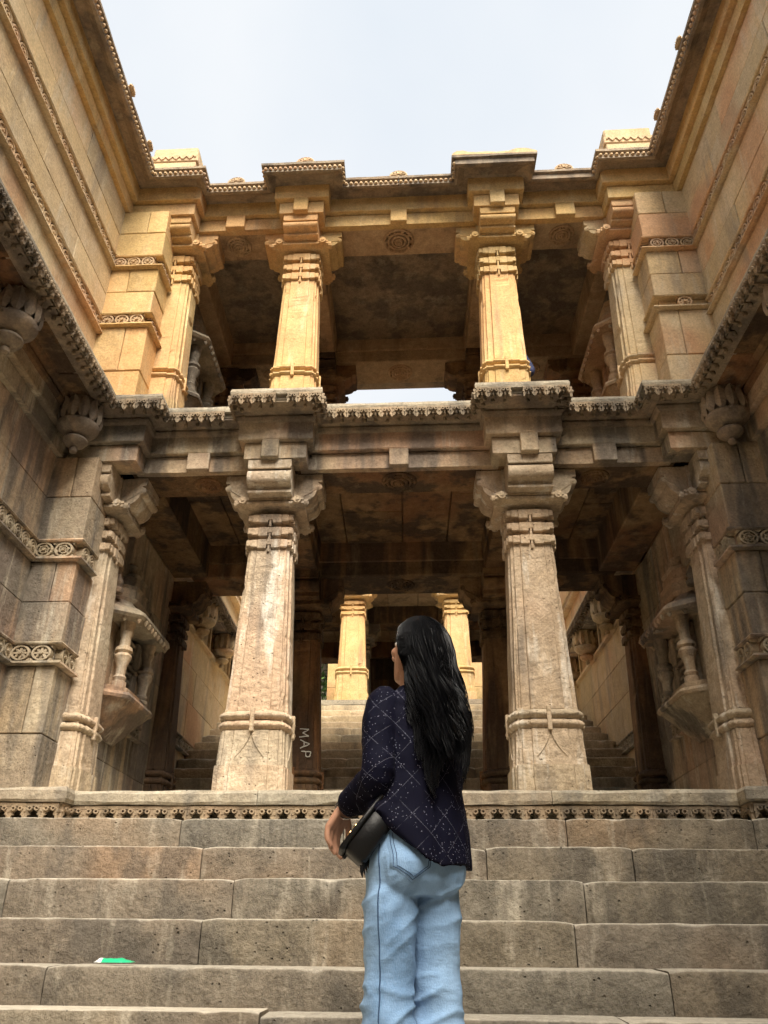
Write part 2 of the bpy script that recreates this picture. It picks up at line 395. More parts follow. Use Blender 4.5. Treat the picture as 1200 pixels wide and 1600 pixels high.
def step_block(x0, x1, ye, z1, rise, depth, parent, mat, name='step_block'):
    m = MB(); n = max(4, int((x1 - x0) / .04)); rings = []; sd_ = random.uniform(0, 90); tilt = rnd(.004); drop = rnd(.006)
    rr = random.uniform(.007, .016)
    for i in range(n + 1):
        x = x0 + (x1 - x0) * i / n
        e = min(i, n - i); end = .012 if e == 0 else (.004 if e == 1 else 0)
        q = noise.noise((x * 3.1, sd_, 0)) * .008 + noise.noise((x * 13, sd_, 3)) * .006
        chip = max(0, noise.noise((x * 6.3, sd_, 9)) - .30) * .09 + max(0, noise.noise((x * 17, sd_, 19)) - .4) * .04
        r = max(.005, rr + q * .6 + chip + end * .6); z = z1 + drop + q * .55 - end * .7 + tilt * (x - x0); y = ye + end + noise.noise((x * 4, sd_, 21)) * .008
        b = lambda k: noise.noise((x * 5, k * 2.3, sd_)) * .007
        ring = [(x, ye + depth, z1 - rise + .002), (x, y + .006 + b(1), z1 - rise + .002), (x, y + b(2), z - rise * .66), (x, y + b(3), z - rise * .33), (x, y, z - r * 1.25),
                (x, y + r * .22, z - r * .5), (x, y + r * .75, z - r * .10), (x, y + r * 1.5, z), (x, ye + depth, z1 + drop)]
        rings.append(ring)
    m.loft(rings, True, True); return m.build(name, mat, parent, angle=38)

stairs = thing('stairs', (0, -1.2, -1.25), 'broad worn grey stone steps rising to the carved platform', None, None, 'structure')
EZ = [(-.60, -.27), (-.86, -.465), (-1.12, -.66), (-1.38, -.867), (-1.64, -1.07), (-1.90, -1.25), (-2.32, -1.43), (-2.66, -1.60)]
CUTS = [[-1.4, -.35, 1.05, 2.2], [-1.18, .52, 1.37, 2.5], [-2.22, -.92, 1.02, 2.6], [-1.02, .9, 2.15], [-1.7, -.02, 1.27, 2.4], [-.6, 1.0], [-1.3, .4, 1.8], [-.9, .8]]
for i, (ye, z) in enumerate(EZ):
    nz = EZ[i + 1][1] if i + 1 < len(EZ) else -1.85
    xs = [-3.0] + CUTS[i] + [3.0]; dep = .30 if i != 5 else .32
    back = (EZ[i - 1][0] - ye if i else .2) + .10
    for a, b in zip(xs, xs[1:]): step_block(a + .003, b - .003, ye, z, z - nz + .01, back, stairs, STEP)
MB().add([(-2.99,-.5,-1.9),(2.99,-.5,-1.9),(2.99,-2.6,-1.9),(-2.99,-2.6,-1.9),(-2.99,-.5,-.52),(2.99,-.5,-.52),(2.99,-2.0,-1.62),(-2.99,-2.0,-1.62)],[(0,1,2,3),(4,5,6,7),(0,1,5,4),(1,2,6,5),(2,3,7,6),(3,0,4,7)]).build('stair_core', STEP, stairs)
fl = thing('pavement', (0, -6, -1.6), 'worn stone floor at the foot of the steps', None, None, 'structure')
y = -2.66
while y > -12:
    x = -3.0
    while x < 2.99:
        l = random.uniform(.7, 1.3); b = min(3.0, x + l); b = 3.0 if 3.0 - b < .4 else b
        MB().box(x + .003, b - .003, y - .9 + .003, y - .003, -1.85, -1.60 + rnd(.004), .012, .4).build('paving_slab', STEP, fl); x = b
    y -= .9

plat = thing('platform', (0, .5, 0), 'stone platform with carved scalloped edge at the head of the steps', None, None, 'structure')
BL = [(-2.99, -.62), (-2.24, -.62), (-2.10, -.45)]
BLP = mirror([(-3.0, -.60), (-2.19, -.60), (-2.19, -.45)])
sweep(BLP, [(-.14, -.168), (-.004, -.168), (.006, -.15), (.006, -.10), (-.012, -.077), (-.14, -.075)], plat, 'edge_stone', LEDGE, 1.15, .004, .010)
sweep(BLP, [(-.16, -.32), (-.115, -.32), (-.115, -.17), (-.16, -.17)], plat, 'sunk_panel', TRIM, 1.6)
sweep(BLP, [(-.12, -.182), (-.03, -.182), (-.03, -.170), (-.12, -.170)], plat, 'fillet', CARVL, 1.6)
def put_t(i, x, y, rz, wd, d, n): inst('carved_tooth', TOOTHB, (x, y, -.176), rz + rnd(.04), plat, (wd, .115, .100 * random.uniform(.92, 1.05)))
along(BLP, .118, put_t, d0=-.040)
MB().box(-3.0, 3.0, -.335, 3.02, -.4, -.08).build('floor_slab', LEDGE, plat)
for sx in (-1, 1): MB().box(sx * 2.33, sx * 3.0, -.47, -.30, -.4, -.082).build('floor_slab', LEDGE, plat)

# ------------------------------------------------------------------ columns
def plan(w, cx, cy, z, dent=.028, a=.50, b=.78):
    d = dent; q = [(w, -a * w), (w, a * w), (w - d, a * w + .006), (w - d, b * w), (w - 2 * d, b * w + .006), (w - 2 * d, w - 2 * d)]
    out = []
    for k in range(4):
        c_, s_ = (1, 0, -1, 0)[k], (0, 1, 0, -1)[k]
        pts = q + [(y_, x_) for x_, y_ in reversed(q[1:-1])][:3]
        for x_, y_ in pts: out.append((cx + x_ * c_ - y_ * s_, cy + x_ * s_ + y_ * c_, z))
    return out
def shaft(m, cx, cy, z0, z1, w0, w1, dent=.026, n=22, worn=.004):
    rings = []; sd_ = random.uniform(0, 99)
    for i in range(n + 1):
        t = i / n; z = z0 + (z1 - z0) * t; w_ = w0 + (w1 - w0) * t
        ring = plan(w_, cx, cy, z, dent); out = []
        for k, p in enumerate(ring):
            dx, dy = p[0] - cx, p[1] - cy; r = math.hypot(dx, dy)
            chip = max(0, noise.noise((k * 3.7, z * 7, sd_)) - .42) * .08 + worn * noise.noise((k * .9, z * 3, sd_ + 5))
            out.append((p[0] - dx / r * chip, p[1] - dy / r * chip, z))
        rings.append(out)
    m.loft(rings, True); return m
def arm_profile(Ln, h, top, roll):
    """bracket arm in (reach, height): flat top block, then a full roll (front) or a small scroll over a hollow belly (sides)"""
    p = [(0, 0), (Ln, 0), (Ln, -top), (Ln - .035, -top - .002), (Ln - .035, -top - .016)]
    if roll:
        hh = (h - top - .03) * .74; n = 8
        for k in range(n + 1):
            a = math.pi * .5 - math.pi * k / n; p.append((Ln - .055 + .062 * math.cos(a) ** .8 if math.cos(a) > 0 else Ln - .055, -top - .016 - hh / 2 + hh / 2 * math.sin(a)))
        p += [(Ln - .085, -top - .018 - hh), (Ln - .10, -h + .03), (Ln - .08, -h + .026), (Ln - .08, -h + .004), (Ln - .13, -h)]
    else:
        r = .032
        for k in range(7):
            a = math.pi * .42 - math.pi * 1.0 * k / 6; p.append((Ln - .03 + r * math.cos(a), -top - .05 + r * math.sin(a)))
        x0_, z0_ = Ln - .048, -top - .088; ra, rz = min(.17, Ln * .42), h - top - .088
        for k in range(8):
            a = math.pi / 2 * k / 7; p.append((x0_ - ra * (1 - math.cos(a)), z0_ - rz * math.sin(a)))
    p.append((0, -h)); return p
DIRS = {'f': (0, -1), 'b': (0, 1), 'l': (-1, 0), 'r': (1, 0)}
def column(name, cx, cy, z0, H, W, label, group=None, dirs='lrfb', mat=None, bm=None, reach=(.43, .46), cat='column', worn=.005, detail=True, capw=1.0):
    """H: plinth, base, rings, shaft, collar, capital, bracket tops; W: half widths plinth, base, shaft foot, shaft head"""
    mat = mat or COLS; bm = bm or mat
    t = thing(name, (cx, cy, z0), label, cat, group); zs = [z0 + h for h in H]
    shaft(MB(), cx, cy, z0 - (.085 if z0 == 0 else 0), zs[0], W[0], W[0] - .004, .013, 5, .006).build('plinth', bm, t)
    b = shaft(MB(), cx, cy, zs[0] + .002, zs[1], W[1], W[1] - .012, .014, 6, .006).build('base', bm, t)
    if detail and name != 'engaged_column':     # incised leaf on each open face
        zt, zb, fw = zs[1] - .01, zs[0] + .06, W[1]
        for dx, dy in [DIRS[k] for k in dirs]:
            m = MB()
            for s in (-1, 1):
                pts = []
                for k in range(6):
                    u = k / 5; pts.append((s * (.008 + .10 * u ** 1.8), zt - (zt - zb) * u))
                m.tube([(cx + dx * fw + (-dy) * a, cy + dy * fw + dx * a, z) for a, z in pts], .0045, 5)
            m.build('leaf_carving', bm, b)
    hr = (zs[2] - zs[1]) / 2; wr = W[1] + .012
    for k in range(2):
        za = zs[1] + hr * k; rings = []
        for u in range(7):
            a = math.pi * u / 6; rings.append(plan(wr - .03 + .03 * math.sin(a), cx, cy, za + .004 + (hr - .008) * u / 6, .016, .5, .78))
        sdn = random.uniform(0, 50)
        rings = [[(p[0], p[1], p[2] + .007 * noise.noise((p[0] * 9, p[1] * 9, sdn))) for p in r] for r in rings]
        MB().loft(rings, True).build('ring_moulding', bm, t, angle=60)
    m = MB(); m.box(cx - W[2] + .02, cx + W[2] - .02, cy - W[2] + .02, cy + W[2] - .02, zs[1], zs[2] + .01); 
    for dx, dy in [DIRS[k] for k in dirs if not (k == 'f' and name == 'engaged_column')]:
        q = wr + .004
        m.box(cx + dx * (q - .03) - abs(dy) * .016, cx + dx * (q + .004) + abs(dy) * .016, cy + dy * (q - .03) - abs(dx) * .016, cy + dy * (q + .004) + abs(dx) * .016, zs[1] - .015, zs[2] + .012, .004)
    m.build('strap', bm, t)
    shaft(MB(), cx, cy, zs[2], zs[3] + .05, W[2], W[3], .017, 30, worn).build('shaft', mat, t)
    # collar: three tiers of stepped tabs
    m = MB(); w_ = W[3]; hc = (zs[4] - zs[3]); shaft(m, cx, cy, zs[3], zs[4], w_ - .022, w_ - .022, .017, 2, 0)
    for k in range(3):
        zt = zs[4] - hc * k / 3.0; pr = (.026, .016, .024)[k]; hh = hc / 3
        for dx, dy in [DIRS[q] for q in 'fblr']:
            for a0, a1, dz in ((-.50, -.10, .70), (.10, .50, .70), (-.12, .12, .46), (-.05, .05, 1.0), (-.82, -.50, .58), (.50, .82, .58), (-1.02, -.82, .46), (.82, 1.02, .46)):
                q = w_ * (1.0 if abs(a0 + a1) < .9 else .95 if abs(a0 + a1) < 1.4 else .90)
                lo, hi = a0 * w_, a1 * w_; zb = zt - hh * dz + rnd(.003); o_ = .004 if a1 - a0 == .1 else 0
                X = sorted((dx * (q - .06), dx * (q + pr - o_))) if dx else sorted((lo, hi)); Y = sorted((dy * (q - .06), dy * (q + pr - o_))) if dy else sorted((lo, hi))
                m.box(cx + X[0], cx + X[1], cy + Y[0], cy + Y[1], zb, zt, .004)
    m.build('collar', mat, t)
    # capital slab, hollowed below, small scrolls on the corners
    wc = (W[3] + .10) * capw; zc0, zc1 = zs[4], zs[5]; rings = []
    for u, q in ((0, W[3] - .03), (.25, W[3] - .03), (.40, W[3] + .01), (.44, wc - .02), (.50, wc), (.68, wc), (.69, wc - .022), (.78, wc - .022), (.79, wc - .004), (1.0, wc - .008)):
        rings.append([(cx + sx * q, cy + sy * q, zc0 + (zc1 - zc0) * u) for sx, sy in ((-1, -1), (1, -1), (1, 1), (-1, 1))])
    m = MB().loft(rings, True)
    for sx in (-1, 1):
        for sy in (-1, 1):
            for ax in (0, 1):
                P = (cx + sx * (wc - .055 * (1 - ax)), cy + sy * (wc - .055 * ax), zc0 + (zc1 - zc0) * .72)
                A = Vector(P); d = Vector((0, .028, 0)) if ax == 0 else Vector((.028, 0, 0))
                m.tube([A - d, A + d], .036, 8); m.tube([A - d * 1.3, A + d * 1.3], .016, 6)
    m.build('capital', mat, t)
    hb = zs[6] - zs[5] + .004; top = .075
    for q in dirs:
        dx, dy = DIRS[q]; Ln = reach[1] if q in 'fb' else reach[0]; wd = min(.19, W[3] * .98)
        m = MB(); prof = arm_profile(Ln, hb, top, q in 'fb')
        fn = lambda a, b_, s_: (cx + dx * a - dy * s_, cy + dy * a + dx * s_, zs[6] + b_)
        m.prism(prof, fn, -wd, wd)
        br = m.build('bracket', mat, t, angle=35)
        m = MB()
        if q in 'fb': m.tube([fn(Ln - .004, -top - .008, -wd * .97), fn(Ln - .004, -top - .008, wd * .97)], .010, 6)
        else:
            for s in (-1, 1):
                m = MB(); m.tube([fn(Ln - .03, -top - .05, s * wd * .9), fn(Ln - .03, -top - .05, s * (wd + .008))], .024, 10); m.tube([fn(Ln - .03, -top - .05, s * wd * .9), fn(Ln - .03, -top - .05, s * (wd + .015))], .011, 8)
                m.tube([fn(Ln - .035, -top - .06, s * (wd + .001)), fn(Ln - .09, -hb * .62, s * (wd + .001)), fn(Ln - .17, -hb * .80, s * (wd + .001)), fn(Ln - .25, -hb * .86, s * (wd + .001))], .007, 5)
                m.build('scroll', mat, br)
            continue
        m.build('scroll', mat, br)
    MB().box(cx - W[3] - .02, cx + W[3] + .02, cy - W[3] - .02, cy + W[3] + .02, zs[5] - .01, zs[6] - .002).build('bracket_core', mat, t)
    return t
HL = [.17, .43, .58, 1.93, 2.29, 2.415, 2.695]; WL = [.285, .270, .245, .192]
HU = [.30, .55, .68, 1.76, 2.15, 2.265, 2.478]; WU = [.240, .228, .213, .182]
CX, CXU, EX, EXU = 1.11, 1.015, 2.69, 2.34
column('stone_column', -CX, .27, 0, HL, WL, 'pale free-standing lower column, left of the woman, with white patches on its shaft')
column('stone_column', CX, .27, 0, HL, WL, 'pale free-standing lower column, right of the woman, nearest to her')
column('engaged_column', -EX, .27, 0, HL, WL, 'worn lower column against the left wall beside the carved pilaster', dirs='rf')
column('engaged_column', EX, .27, 0, HL, WL, 'pitted lower column against the right wall beside the carved pilaster', dirs='lf')
RX = 1.10
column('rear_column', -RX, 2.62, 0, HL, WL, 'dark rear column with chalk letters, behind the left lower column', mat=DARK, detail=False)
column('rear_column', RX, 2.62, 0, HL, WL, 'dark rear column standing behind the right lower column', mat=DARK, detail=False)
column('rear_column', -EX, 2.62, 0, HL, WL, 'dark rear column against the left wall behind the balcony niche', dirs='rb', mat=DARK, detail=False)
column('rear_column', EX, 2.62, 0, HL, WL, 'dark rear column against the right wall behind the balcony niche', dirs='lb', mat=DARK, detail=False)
ZU = 3.222
column('stone_column', -CXU, .25, ZU, HU, WU, 'golden upper column on the left, free-standing above the lower columns', mat=GOLD, detail=False, worn=.003, reach=(.41, .43))
column('stone_column', CXU, .25, ZU, HU, WU, 'golden upper column on the right, a person in dark blue behind it', mat=GOLD, detail=False, worn=.003, reach=(.41, .43))
column('engaged_column', -EXU, .22, ZU, HU, WU, 'golden upper column at the left end beside the banded pilaster', dirs='rf', mat=GOLD, detail=False, worn=.003, reach=(.41, .43))
column('engaged_column', EXU, .22, ZU, HU, WU, 'pinkish upper column at the right end beside the banded pilaster', dirs='lf', mat=WALL, detail=False, worn=.003, reach=(.41, .43))  # shade at the right end put into a pinker stone
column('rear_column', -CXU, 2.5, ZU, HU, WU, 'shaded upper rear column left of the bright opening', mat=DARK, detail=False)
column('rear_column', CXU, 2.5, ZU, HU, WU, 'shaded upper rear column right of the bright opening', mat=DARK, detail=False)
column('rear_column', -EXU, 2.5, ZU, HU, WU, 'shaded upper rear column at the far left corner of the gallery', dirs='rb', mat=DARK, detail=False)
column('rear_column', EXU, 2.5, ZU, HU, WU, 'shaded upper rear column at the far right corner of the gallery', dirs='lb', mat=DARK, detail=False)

# ------------------------------------------------------------------ entablatures of the two storeys
WXL, WXU = 2.95, 2.84
YN = -11.0
FLP = mirror([(-WXL + .045, YN), (-WXL + .045, -.22), (-2.28, -.22), (-2.28, 0), (-1.34, 0), (-1.34, -.2), (-.80, -.2), (-.80, 0)])
LLP = mirror([(-2.46, YN), (-2.46, -.47), (-2.05, -.47), (-2.05, -.25), (-1.44, -.25), (-1.44, -.50), (-.65, -.50), (-.65, -.25)])
FUP = mirror([(-WXU + .045, YN), (-WXU + .045, -.24), (-2.13, -.24), (-2.13, 0), (-1.24, 0), (-1.24, -.2), (-.78, -.2), (-.78, 0)])
ULP = mirror([(-2.53, YN), (-2.53, -.50), (-2.00, -.50), (-2.00, -.28), (-1.40, -.28), (-1.40, -.50), (-.56, -.50), (-.56, -.28)])
near = lambda p: (lambda i: True)
def cut(p, yn=-5.0): q = list(p); q[0] = (q[0][0], yn); q[-1] = (q[-1][0], yn); return q

def entablature(name, label, FP, z, steps, mat, lipP, xc, ycore, rear):
    t = thing(name, (0, 0, z[0]), label, 'entablature'); bc_, bh_, px_ = (1.07, .25, 2.32) if z[0] < 4 else (1.01, .21, 2.16)
    F2 = cut(FP)
    sweep(F2, [(-.07, z[0]), (0, z[0]), (0, z[1] - .012), (-.03, z[1] - .010), (-.03, z[1] - .002), (-.07, z[1] - .002)], t, 'beam_stone', mat, 1.9, .004, .004)
    sweep(F2, [(-.07, z[1]), (.050, z[1]), (.055, z[1] + .01), (.055, z[2]), (-.07, z[2])], t, 'beam_stone', mat, 1.9, .004, .004)
    # the tabs where the upper fascia drops over the lower one
    for x, yf, w_ in [(-(xc + 2.3) / 2 - .08, 0, .10), ((xc + 2.3) / 2 + .08, 0, .10), (0, 0, .085), (-xc, -.2, .075), (xc, -.2, .075)]:
        MB().box(x - w_, x + w_, yf - .052, yf + .02, z[0] + (.0 if yf == 0 else -.01), z[1] + .006, .006).build('tab', mat, t)
    for a, b in ((-2.40, -xc), (-xc, xc), (xc, 2.40)):
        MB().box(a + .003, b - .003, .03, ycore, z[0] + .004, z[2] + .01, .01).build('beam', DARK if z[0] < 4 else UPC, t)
    for sx in (-1, 1):
        MB().box(sx * bc_ - bh_, sx * bc_ + bh_, -.165, .03, z[0] + .006, z[2] - .004).build('beam', mat, t)
        MB().box(sx * px_, sx * 2.80, -.19, .03, z[0] + .006, z[2] - .004).build('beam', mat, t)
    return t
e1 = entablature('entablature', 'grey stained stone beams and carved ledge above the lower columns', FLP, (2.70, 2.865, 3.08), 0, LOWS, LLP, CX, .46, 0)
e2 = entablature('entablature', 'golden stone beams and beaded cornice above the upper columns', FUP, (5.70, 5.865, 6.062), 0, GOLD, ULP, CXU, .44, 0)

def ledge_on(t, path, z, only, mat=LEDGE, teeth=True, core=True):
    """flat lip with a row of scalloped carving hanging under it"""
    sweep(path, [(-.19, z - .095), (-.035, z - .095), (-.035, z - .062), (0, z - .060), (.004, z - .03), (-.004, z), (-.19, z)], t, 'ledge_stone', mat, 1.3, .004, .006, only)
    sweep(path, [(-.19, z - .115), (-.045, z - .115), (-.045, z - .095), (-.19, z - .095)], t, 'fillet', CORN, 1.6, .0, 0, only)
    def put(i, x, y, rz, wd, d, n):
        if random.random() < .03: return
        inst('carved_tooth', TOOTH, (x, y, z - .062), rz + rnd(.05), t, (wd * random.uniform(.94, 1.0), .115, .104 * (random.uniform(.93, 1.05) if random.random() > .07 else random.uniform(.6, .8))), rx=rnd(.05))
    along(path, .098, put, d0=-.006, only=only)
# front ledge belongs to the lower entablature, the side ledges are eaves of their own
nE = len(LLP) - 1
front = lambda i: 0 < i < nE - 1
LLC = cut(LLP)
ledge_on(e1, LLC, 3.222, front)
def under_roll(t, FP, z0, z1, only, mat):
    h = z1 - z0
    if z0 > 5:
        sweep(FP, [(-.05, z0), (.03, z0), (.045, z0 + h * .3), (.08, z0 + h * .35), (.095, z0 + h * .8), (.13, z1), (-.05, z1)], t, 'roll_moulding', mat, 1.6, .003, .003, only); return
    sweep(FP, [(-.05, z0), (.04, z0), (.075, z0 + h * .25), (.085, z0 + h * .5), (.075, z0 + h * .75), (.11, z0 + h * .8), (.13, z1), (-.05, z1)], t, 'roll_moulding', mat, 1.6, .003, .004, only)
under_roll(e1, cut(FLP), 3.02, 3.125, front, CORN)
m = MB()
for a, b, y0 in ((-2.44, -2.10, -.43), (2.10, 2.44, -.43), (-1.38, -.71, -.46), (.71, 1.38, -.46), (-2.44, 2.44, -.21)): m.box(a, b, y0, .02 if y0 < -.3 else .04, 3.129 - y0 * .002, 3.214 + y0 * .004)
m.build('ledge_core', CORN, e1)

for sx, lab in ((-1, 'dark carved stone eave along the left side wall'), (1, 'dark carved stone eave along the right side wall')):
    t = thing('stone_eave', (sx * WXL, -.5, 3.1), lab, 'eave')
    sel = (lambda i: i == 0) if sx < 0 else (lambda i: i == nE - 1)
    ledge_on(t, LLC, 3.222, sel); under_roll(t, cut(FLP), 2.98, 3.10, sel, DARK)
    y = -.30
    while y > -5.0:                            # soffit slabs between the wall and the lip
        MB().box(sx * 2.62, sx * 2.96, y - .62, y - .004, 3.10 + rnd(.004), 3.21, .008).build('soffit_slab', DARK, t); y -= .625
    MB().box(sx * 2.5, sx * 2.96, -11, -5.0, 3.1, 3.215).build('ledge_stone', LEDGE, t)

# upper cornice
def bead_row(t, path, z, only, sp=.052):
    m = {}
    def put(i, x, y, rz, wd, d, n):
        q = m.setdefault(i, MB()); s_ = len(q.v)
        for k in range(8):
            pass
        r = wd * .36; q.lathe([(r * .3, -r), (r * .95, -r * .5), (r, 0), (r * .9, r * .6), (r * .3, r)], (x, y, z), 6)
    along(path, sp, put, d0=-.012, only=only)
    for i, q in m.items(): tag(q.build('bead_row', CARVE, t), kind='stuff')
ULC = cut(ULP)
def cornice_on(t, path, z, only, beads=None, mat=CORN):
    sweep(path, [(-.20, z - .035), (-.12, z - .045), (-.05, z - .10), (-.02, z - .094), (-.02, z - .028), (.008, z - .022), (.010, z + .006), (-.03, z + .022), (-.20, z + .03)], t, 'cornice_stone', mat, 1.0, .004, .005, only)
    bead_row(t, path, z - .060, beads or only)
right_broken = 9
cornice_on(e2, ULC, 6.085, front, lambda i: front(i) and i not in (9, 10, 11))
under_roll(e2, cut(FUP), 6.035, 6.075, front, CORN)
m = MB()
for a, b, y0 in ((-2.5, -2.04, -.45), (2.04, 2.5, -.45), (-1.35, -.61, -.45), (.61, 1.35, -.45), (-2.5, 2.5, -.22)): m.box(a, b, y0, .06, 6.055 - y0 * .006, 6.10 + y0 * .004)
m.box(-2.9, 2.9, .06, 2.85, 6.05, 6.14); m.build('roof_slab', CORN, e2)
# broken stone on the cornice above the right upper column
m = MB(); pts = [(.545, 6.10), (.56, 6.13), (.60, 6.155), (.66, 6.16), (.72, 6.135), (.80, 6.128), (.90, 6.13), (1.0, 6.122), (1.13, 6.132), (1.2, 6.165), (1.30, 6.16), (1.36, 6.14), (1.405, 6.12), (1.41, 6.10)]
m.prism(pts, lambda a, b, t: (a, t, b + .006 * noise.noise((a * 9, t * 9, 0))), -.505, -.2); m.build('weathered_coping', WALL, e2)
# finials
def finial(parent, x, y, z, rz, s=1.0):
    m = MB(); n = 8; poly = [(-.09, 0), (.09, 0)] + [(.085 * math.cos(math.pi * k / n), .012 + .075 * math.sin(math.pi * k / n)) for k in range(n + 1)]
    c_, s_ = math.cos(rz), math.sin(rz)
    fn = lambda a, b, t: (x + a * s * c_ - t * s_, y + a * s * s_ + t * c_, z + b * s)
    m.prism(poly, fn, -.02, .02)
    for k in range(6):
        a = math.pi * (k + .5) / 6; m.tube([fn(.02 * math.cos(a), .015 + .02 * math.sin(a), -.024), fn(.075 * math.cos(a), .015 + .065 * math.sin(a), -.024)], .008, 5)
    m.tube([fn(.088 * math.cos(math.pi * k / 8), .012 + .078 * math.sin(math.pi * k / 8), -.012) for k in range(9)], .012, 5)
    return m.build('finial', CARVE, parent)
for x, y in ((-1.72, -.25), (-.96, -.46), (0, -.25), (1.72, -.25)): finial(e2, x, y, 6.10, -K)
for sx in (-1, 1):
    tb = thing('parapet_block', (sx * 2.3, -.2, 6.1), ('pale parapet block on the cornice at the left corner', 'pale parapet block on the cornice at the right corner')[sx > 0], 'parapet')
    MB().box(sx * 2.16, sx * 2.66, -.36, .10, 6.11, 6.36, .008).build('stone_block', WALL, tb)
    MB().box(sx * 2.14, sx * 2.66, -.37, .10, 6.362, 6.46, .008).build('carved_course', CARVE, tb)
    m = MB(); pts = []
    for k in range(33): pts.append((sx * (2.17 + .46 * k / 32), -.375, 6.41 + .022 * math.sin(k * 1.2)))
    m.tube(pts, .010, 5).build('carved_scroll', CARVE, tb)
    MB().box(sx * 2.16, sx * 2.64, -.35, .10, 6.462, 6.60, .012, .4).build('coping_stone', WALL, tb)

# ------------------------------------------------------------------ side walls of the open shaft
def rail(x, y0, y1, sx): return [(x, y0), (x, y1)] if sx < 0 else [(x, y1), (x, y0)]
for sx, lab in ((-1, 'tall sandstone side wall on the left with carved bands'), (1, 'tall sandstone side wall on the right with carved bands')):
    t = thing('side_wall', (sx * WXL, -3, -1.6), lab, 'wall')
    Y0, Y1 = -4.6, -.26
    blocks(t, 'x', sx * WXU, -sx, Y0, Y1, [3.215, 3.62, 4.055], 1.15, WALL)
    blocks(t, 'x', sx * WXU, -sx, Y0, Y1, [4.255, 4.55, 4.87], 1.5, WALL)
    blocks(t, 'x', sx * WXU, -sx, Y0, Y1, [5.075, 5.36, 5.70], 1.4, WALL)
    band(t, rail(sx * WXU, Y0, Y1 - .04, sx), 4.06, 4.25, ROS, WALL, 0)
    band(t, rail(sx * WXU, Y0, Y1 - .04, sx), 4.875, 5.07, ROS, WALL, 1)
    sel = (lambda i: i == 0) if sx < 0 else (lambda i: i == nE - 1)
    Q = cut(FUP, -4.6); Q2 = cut(FLP, -4.6)
    # plain band courses of the two entablatures run on round the shaft
    for b_, P_, z_ in ((WALL, Q, (5.70, 5.865, 6.05)), (LOWS, Q2, (2.70, 2.865, 3.08))): pass
    blocks(t, 'x', sx * WXL, -sx, Y0, Y1, [-1.85, -1.3, -.75, -.2, .36, .84], 1.1, LOWS)
    blocks(t, 'x', sx * WXL, -sx, Y0, Y1, [1.03, 1.36, 1.70], 1.0, LOWS)
    blocks(t, 'x', sx * WXL, -sx, Y0, Y1, [1.90, 2.30, 2.70], 1.3, LOWS)
    band(t, rail(sx * WXL, Y0, Y1 - .04, sx), .845, 1.03, ROSL, LOWS, 0)
    band(t, rail(sx * WXL, Y0, Y1 - .04, sx), 1.705, 1.90, ROSL, LOWS, 1)
    cornice_on(t, ULC, 6.085, sel); under_roll(t, cut(FUP), 6.035, 6.075, sel, CORN)
    MB().box(sx * 2.6, sx * 2.9, -5, -.2, 6.058, 6.10).build('cornice_core', CORN, t)
    for y in (-1.35, -.75) if sx < 0 else (-1.55, -.85): finial(t, sx * 2.52, y, 6.10, -sx * math.pi / 2, .62)
    MB().box(sx * (WXL + .02), sx * 3.6, -12.5, 3.0, -2.0, 3.2).build('core', LOWS, t)
    MB().box(sx * (WXU + .02), sx * 3.6, -12.5, 3.0, 3.2, 5.99).build('core', WALL, t)
    MB().box(sx * WXL, sx * 3.3, -12.5, Y0, -2.0, 3.1).build('plain_wall', LOWS, t)
    MB().box(sx * WXU, sx * 3.3, -12.5, Y0, 3.2, 6.1).build('plain_wall', WALL, t)
    MB().box(sx * 2.56, sx * 3.3, -12.5, -5.0, 6.0, 6.1).build('cornice_stone', CORN, t)
bw = thing('end_wall', (0, -12.5, -1.6), 'plain sandstone wall closing the shaft behind the camera', 'wall')
blocks(bw, 'y', -12.5, 1, -3.3, 3.3, [-2, -1, 0, 1, 2, 3, 4, 5, 6], 1.6, LOWS, depth=-.6 if False else .5)

# pilasters beside the engaged columns
for sx in (-1, 1):
    for lv in (0, 1):
        lab = {(-1, 0): 'weathered lower pilaster with two carved bands at the left edge', (1, 0): 'weathered lower pilaster with two carved bands at the right edge',
               (-1, 1): 'golden upper pilaster with two carved bands at the left end', (1, 1): 'grey-gold upper pilaster with two carved bands at the right end'}[(sx, lv)]
        wx = (WXL, WXU)[lv]; xi = (2.58, 2.37)[lv]; mt = (LOWS, (GOLD, WALL)[sx > 0])[lv]  # upper storey: light at left, shade at right put into the stone colour
        t = thing('stone_pilaster', (sx * 2.66, -.3, (0, 3.222)[lv]), lab, 'pilaster')
        cs = ([(-.085, .34), (.34, .845), (1.03, 1.36), (1.36, 1.705), (1.90, 2.30), (2.30, 2.695)], [(3.225, 3.62), (3.62, 4.13), (4.305, 4.58), (4.58, 4.87), (5.055, 5.38), (5.38, 5.695)])[lv]
        bs = ([(.845, 1.03), (1.705, 1.90)], [(4.13, 4.305), (4.87, 5.055)])[lv]
        for k, (z0, z1) in enumerate(cs):
            xm = xi + (wx - xi) * (.35 + .3 * random.random()); g = .0025
            parts = ((xi, xm), (xm, wx + .05)) if k % 2 else ((xi, wx + .05),)
            for a, b in parts:
                o = rnd(.005); MB().box(sx * (a + (g if a > xi else rnd(.004))), sx * (b - g), -.30 + o, .12, z0 + g, z1 - g, .007, .5).build('stone_block', mt, t)
        pth = [(-wx, -.30), (-xi, -.30), (-xi, .02)] if sx < 0 else [(xi, .02), (xi, -.30), (wx, -.30)]
        for k, (z0, z1) in enumerate(bs):
            brk = .6 if (sx > 0 and lv == 1 and k == 0) else 0
            band(t, pth, z0, z1, (ROSL, ROS)[lv], mt, (0, 1)[k] if lv else (0, 1)[k], broken=brk)
            MB().box(sx * (xi + .055), sx * (wx + .05), -.245, .12, z0, z1).build('core', mt, t)

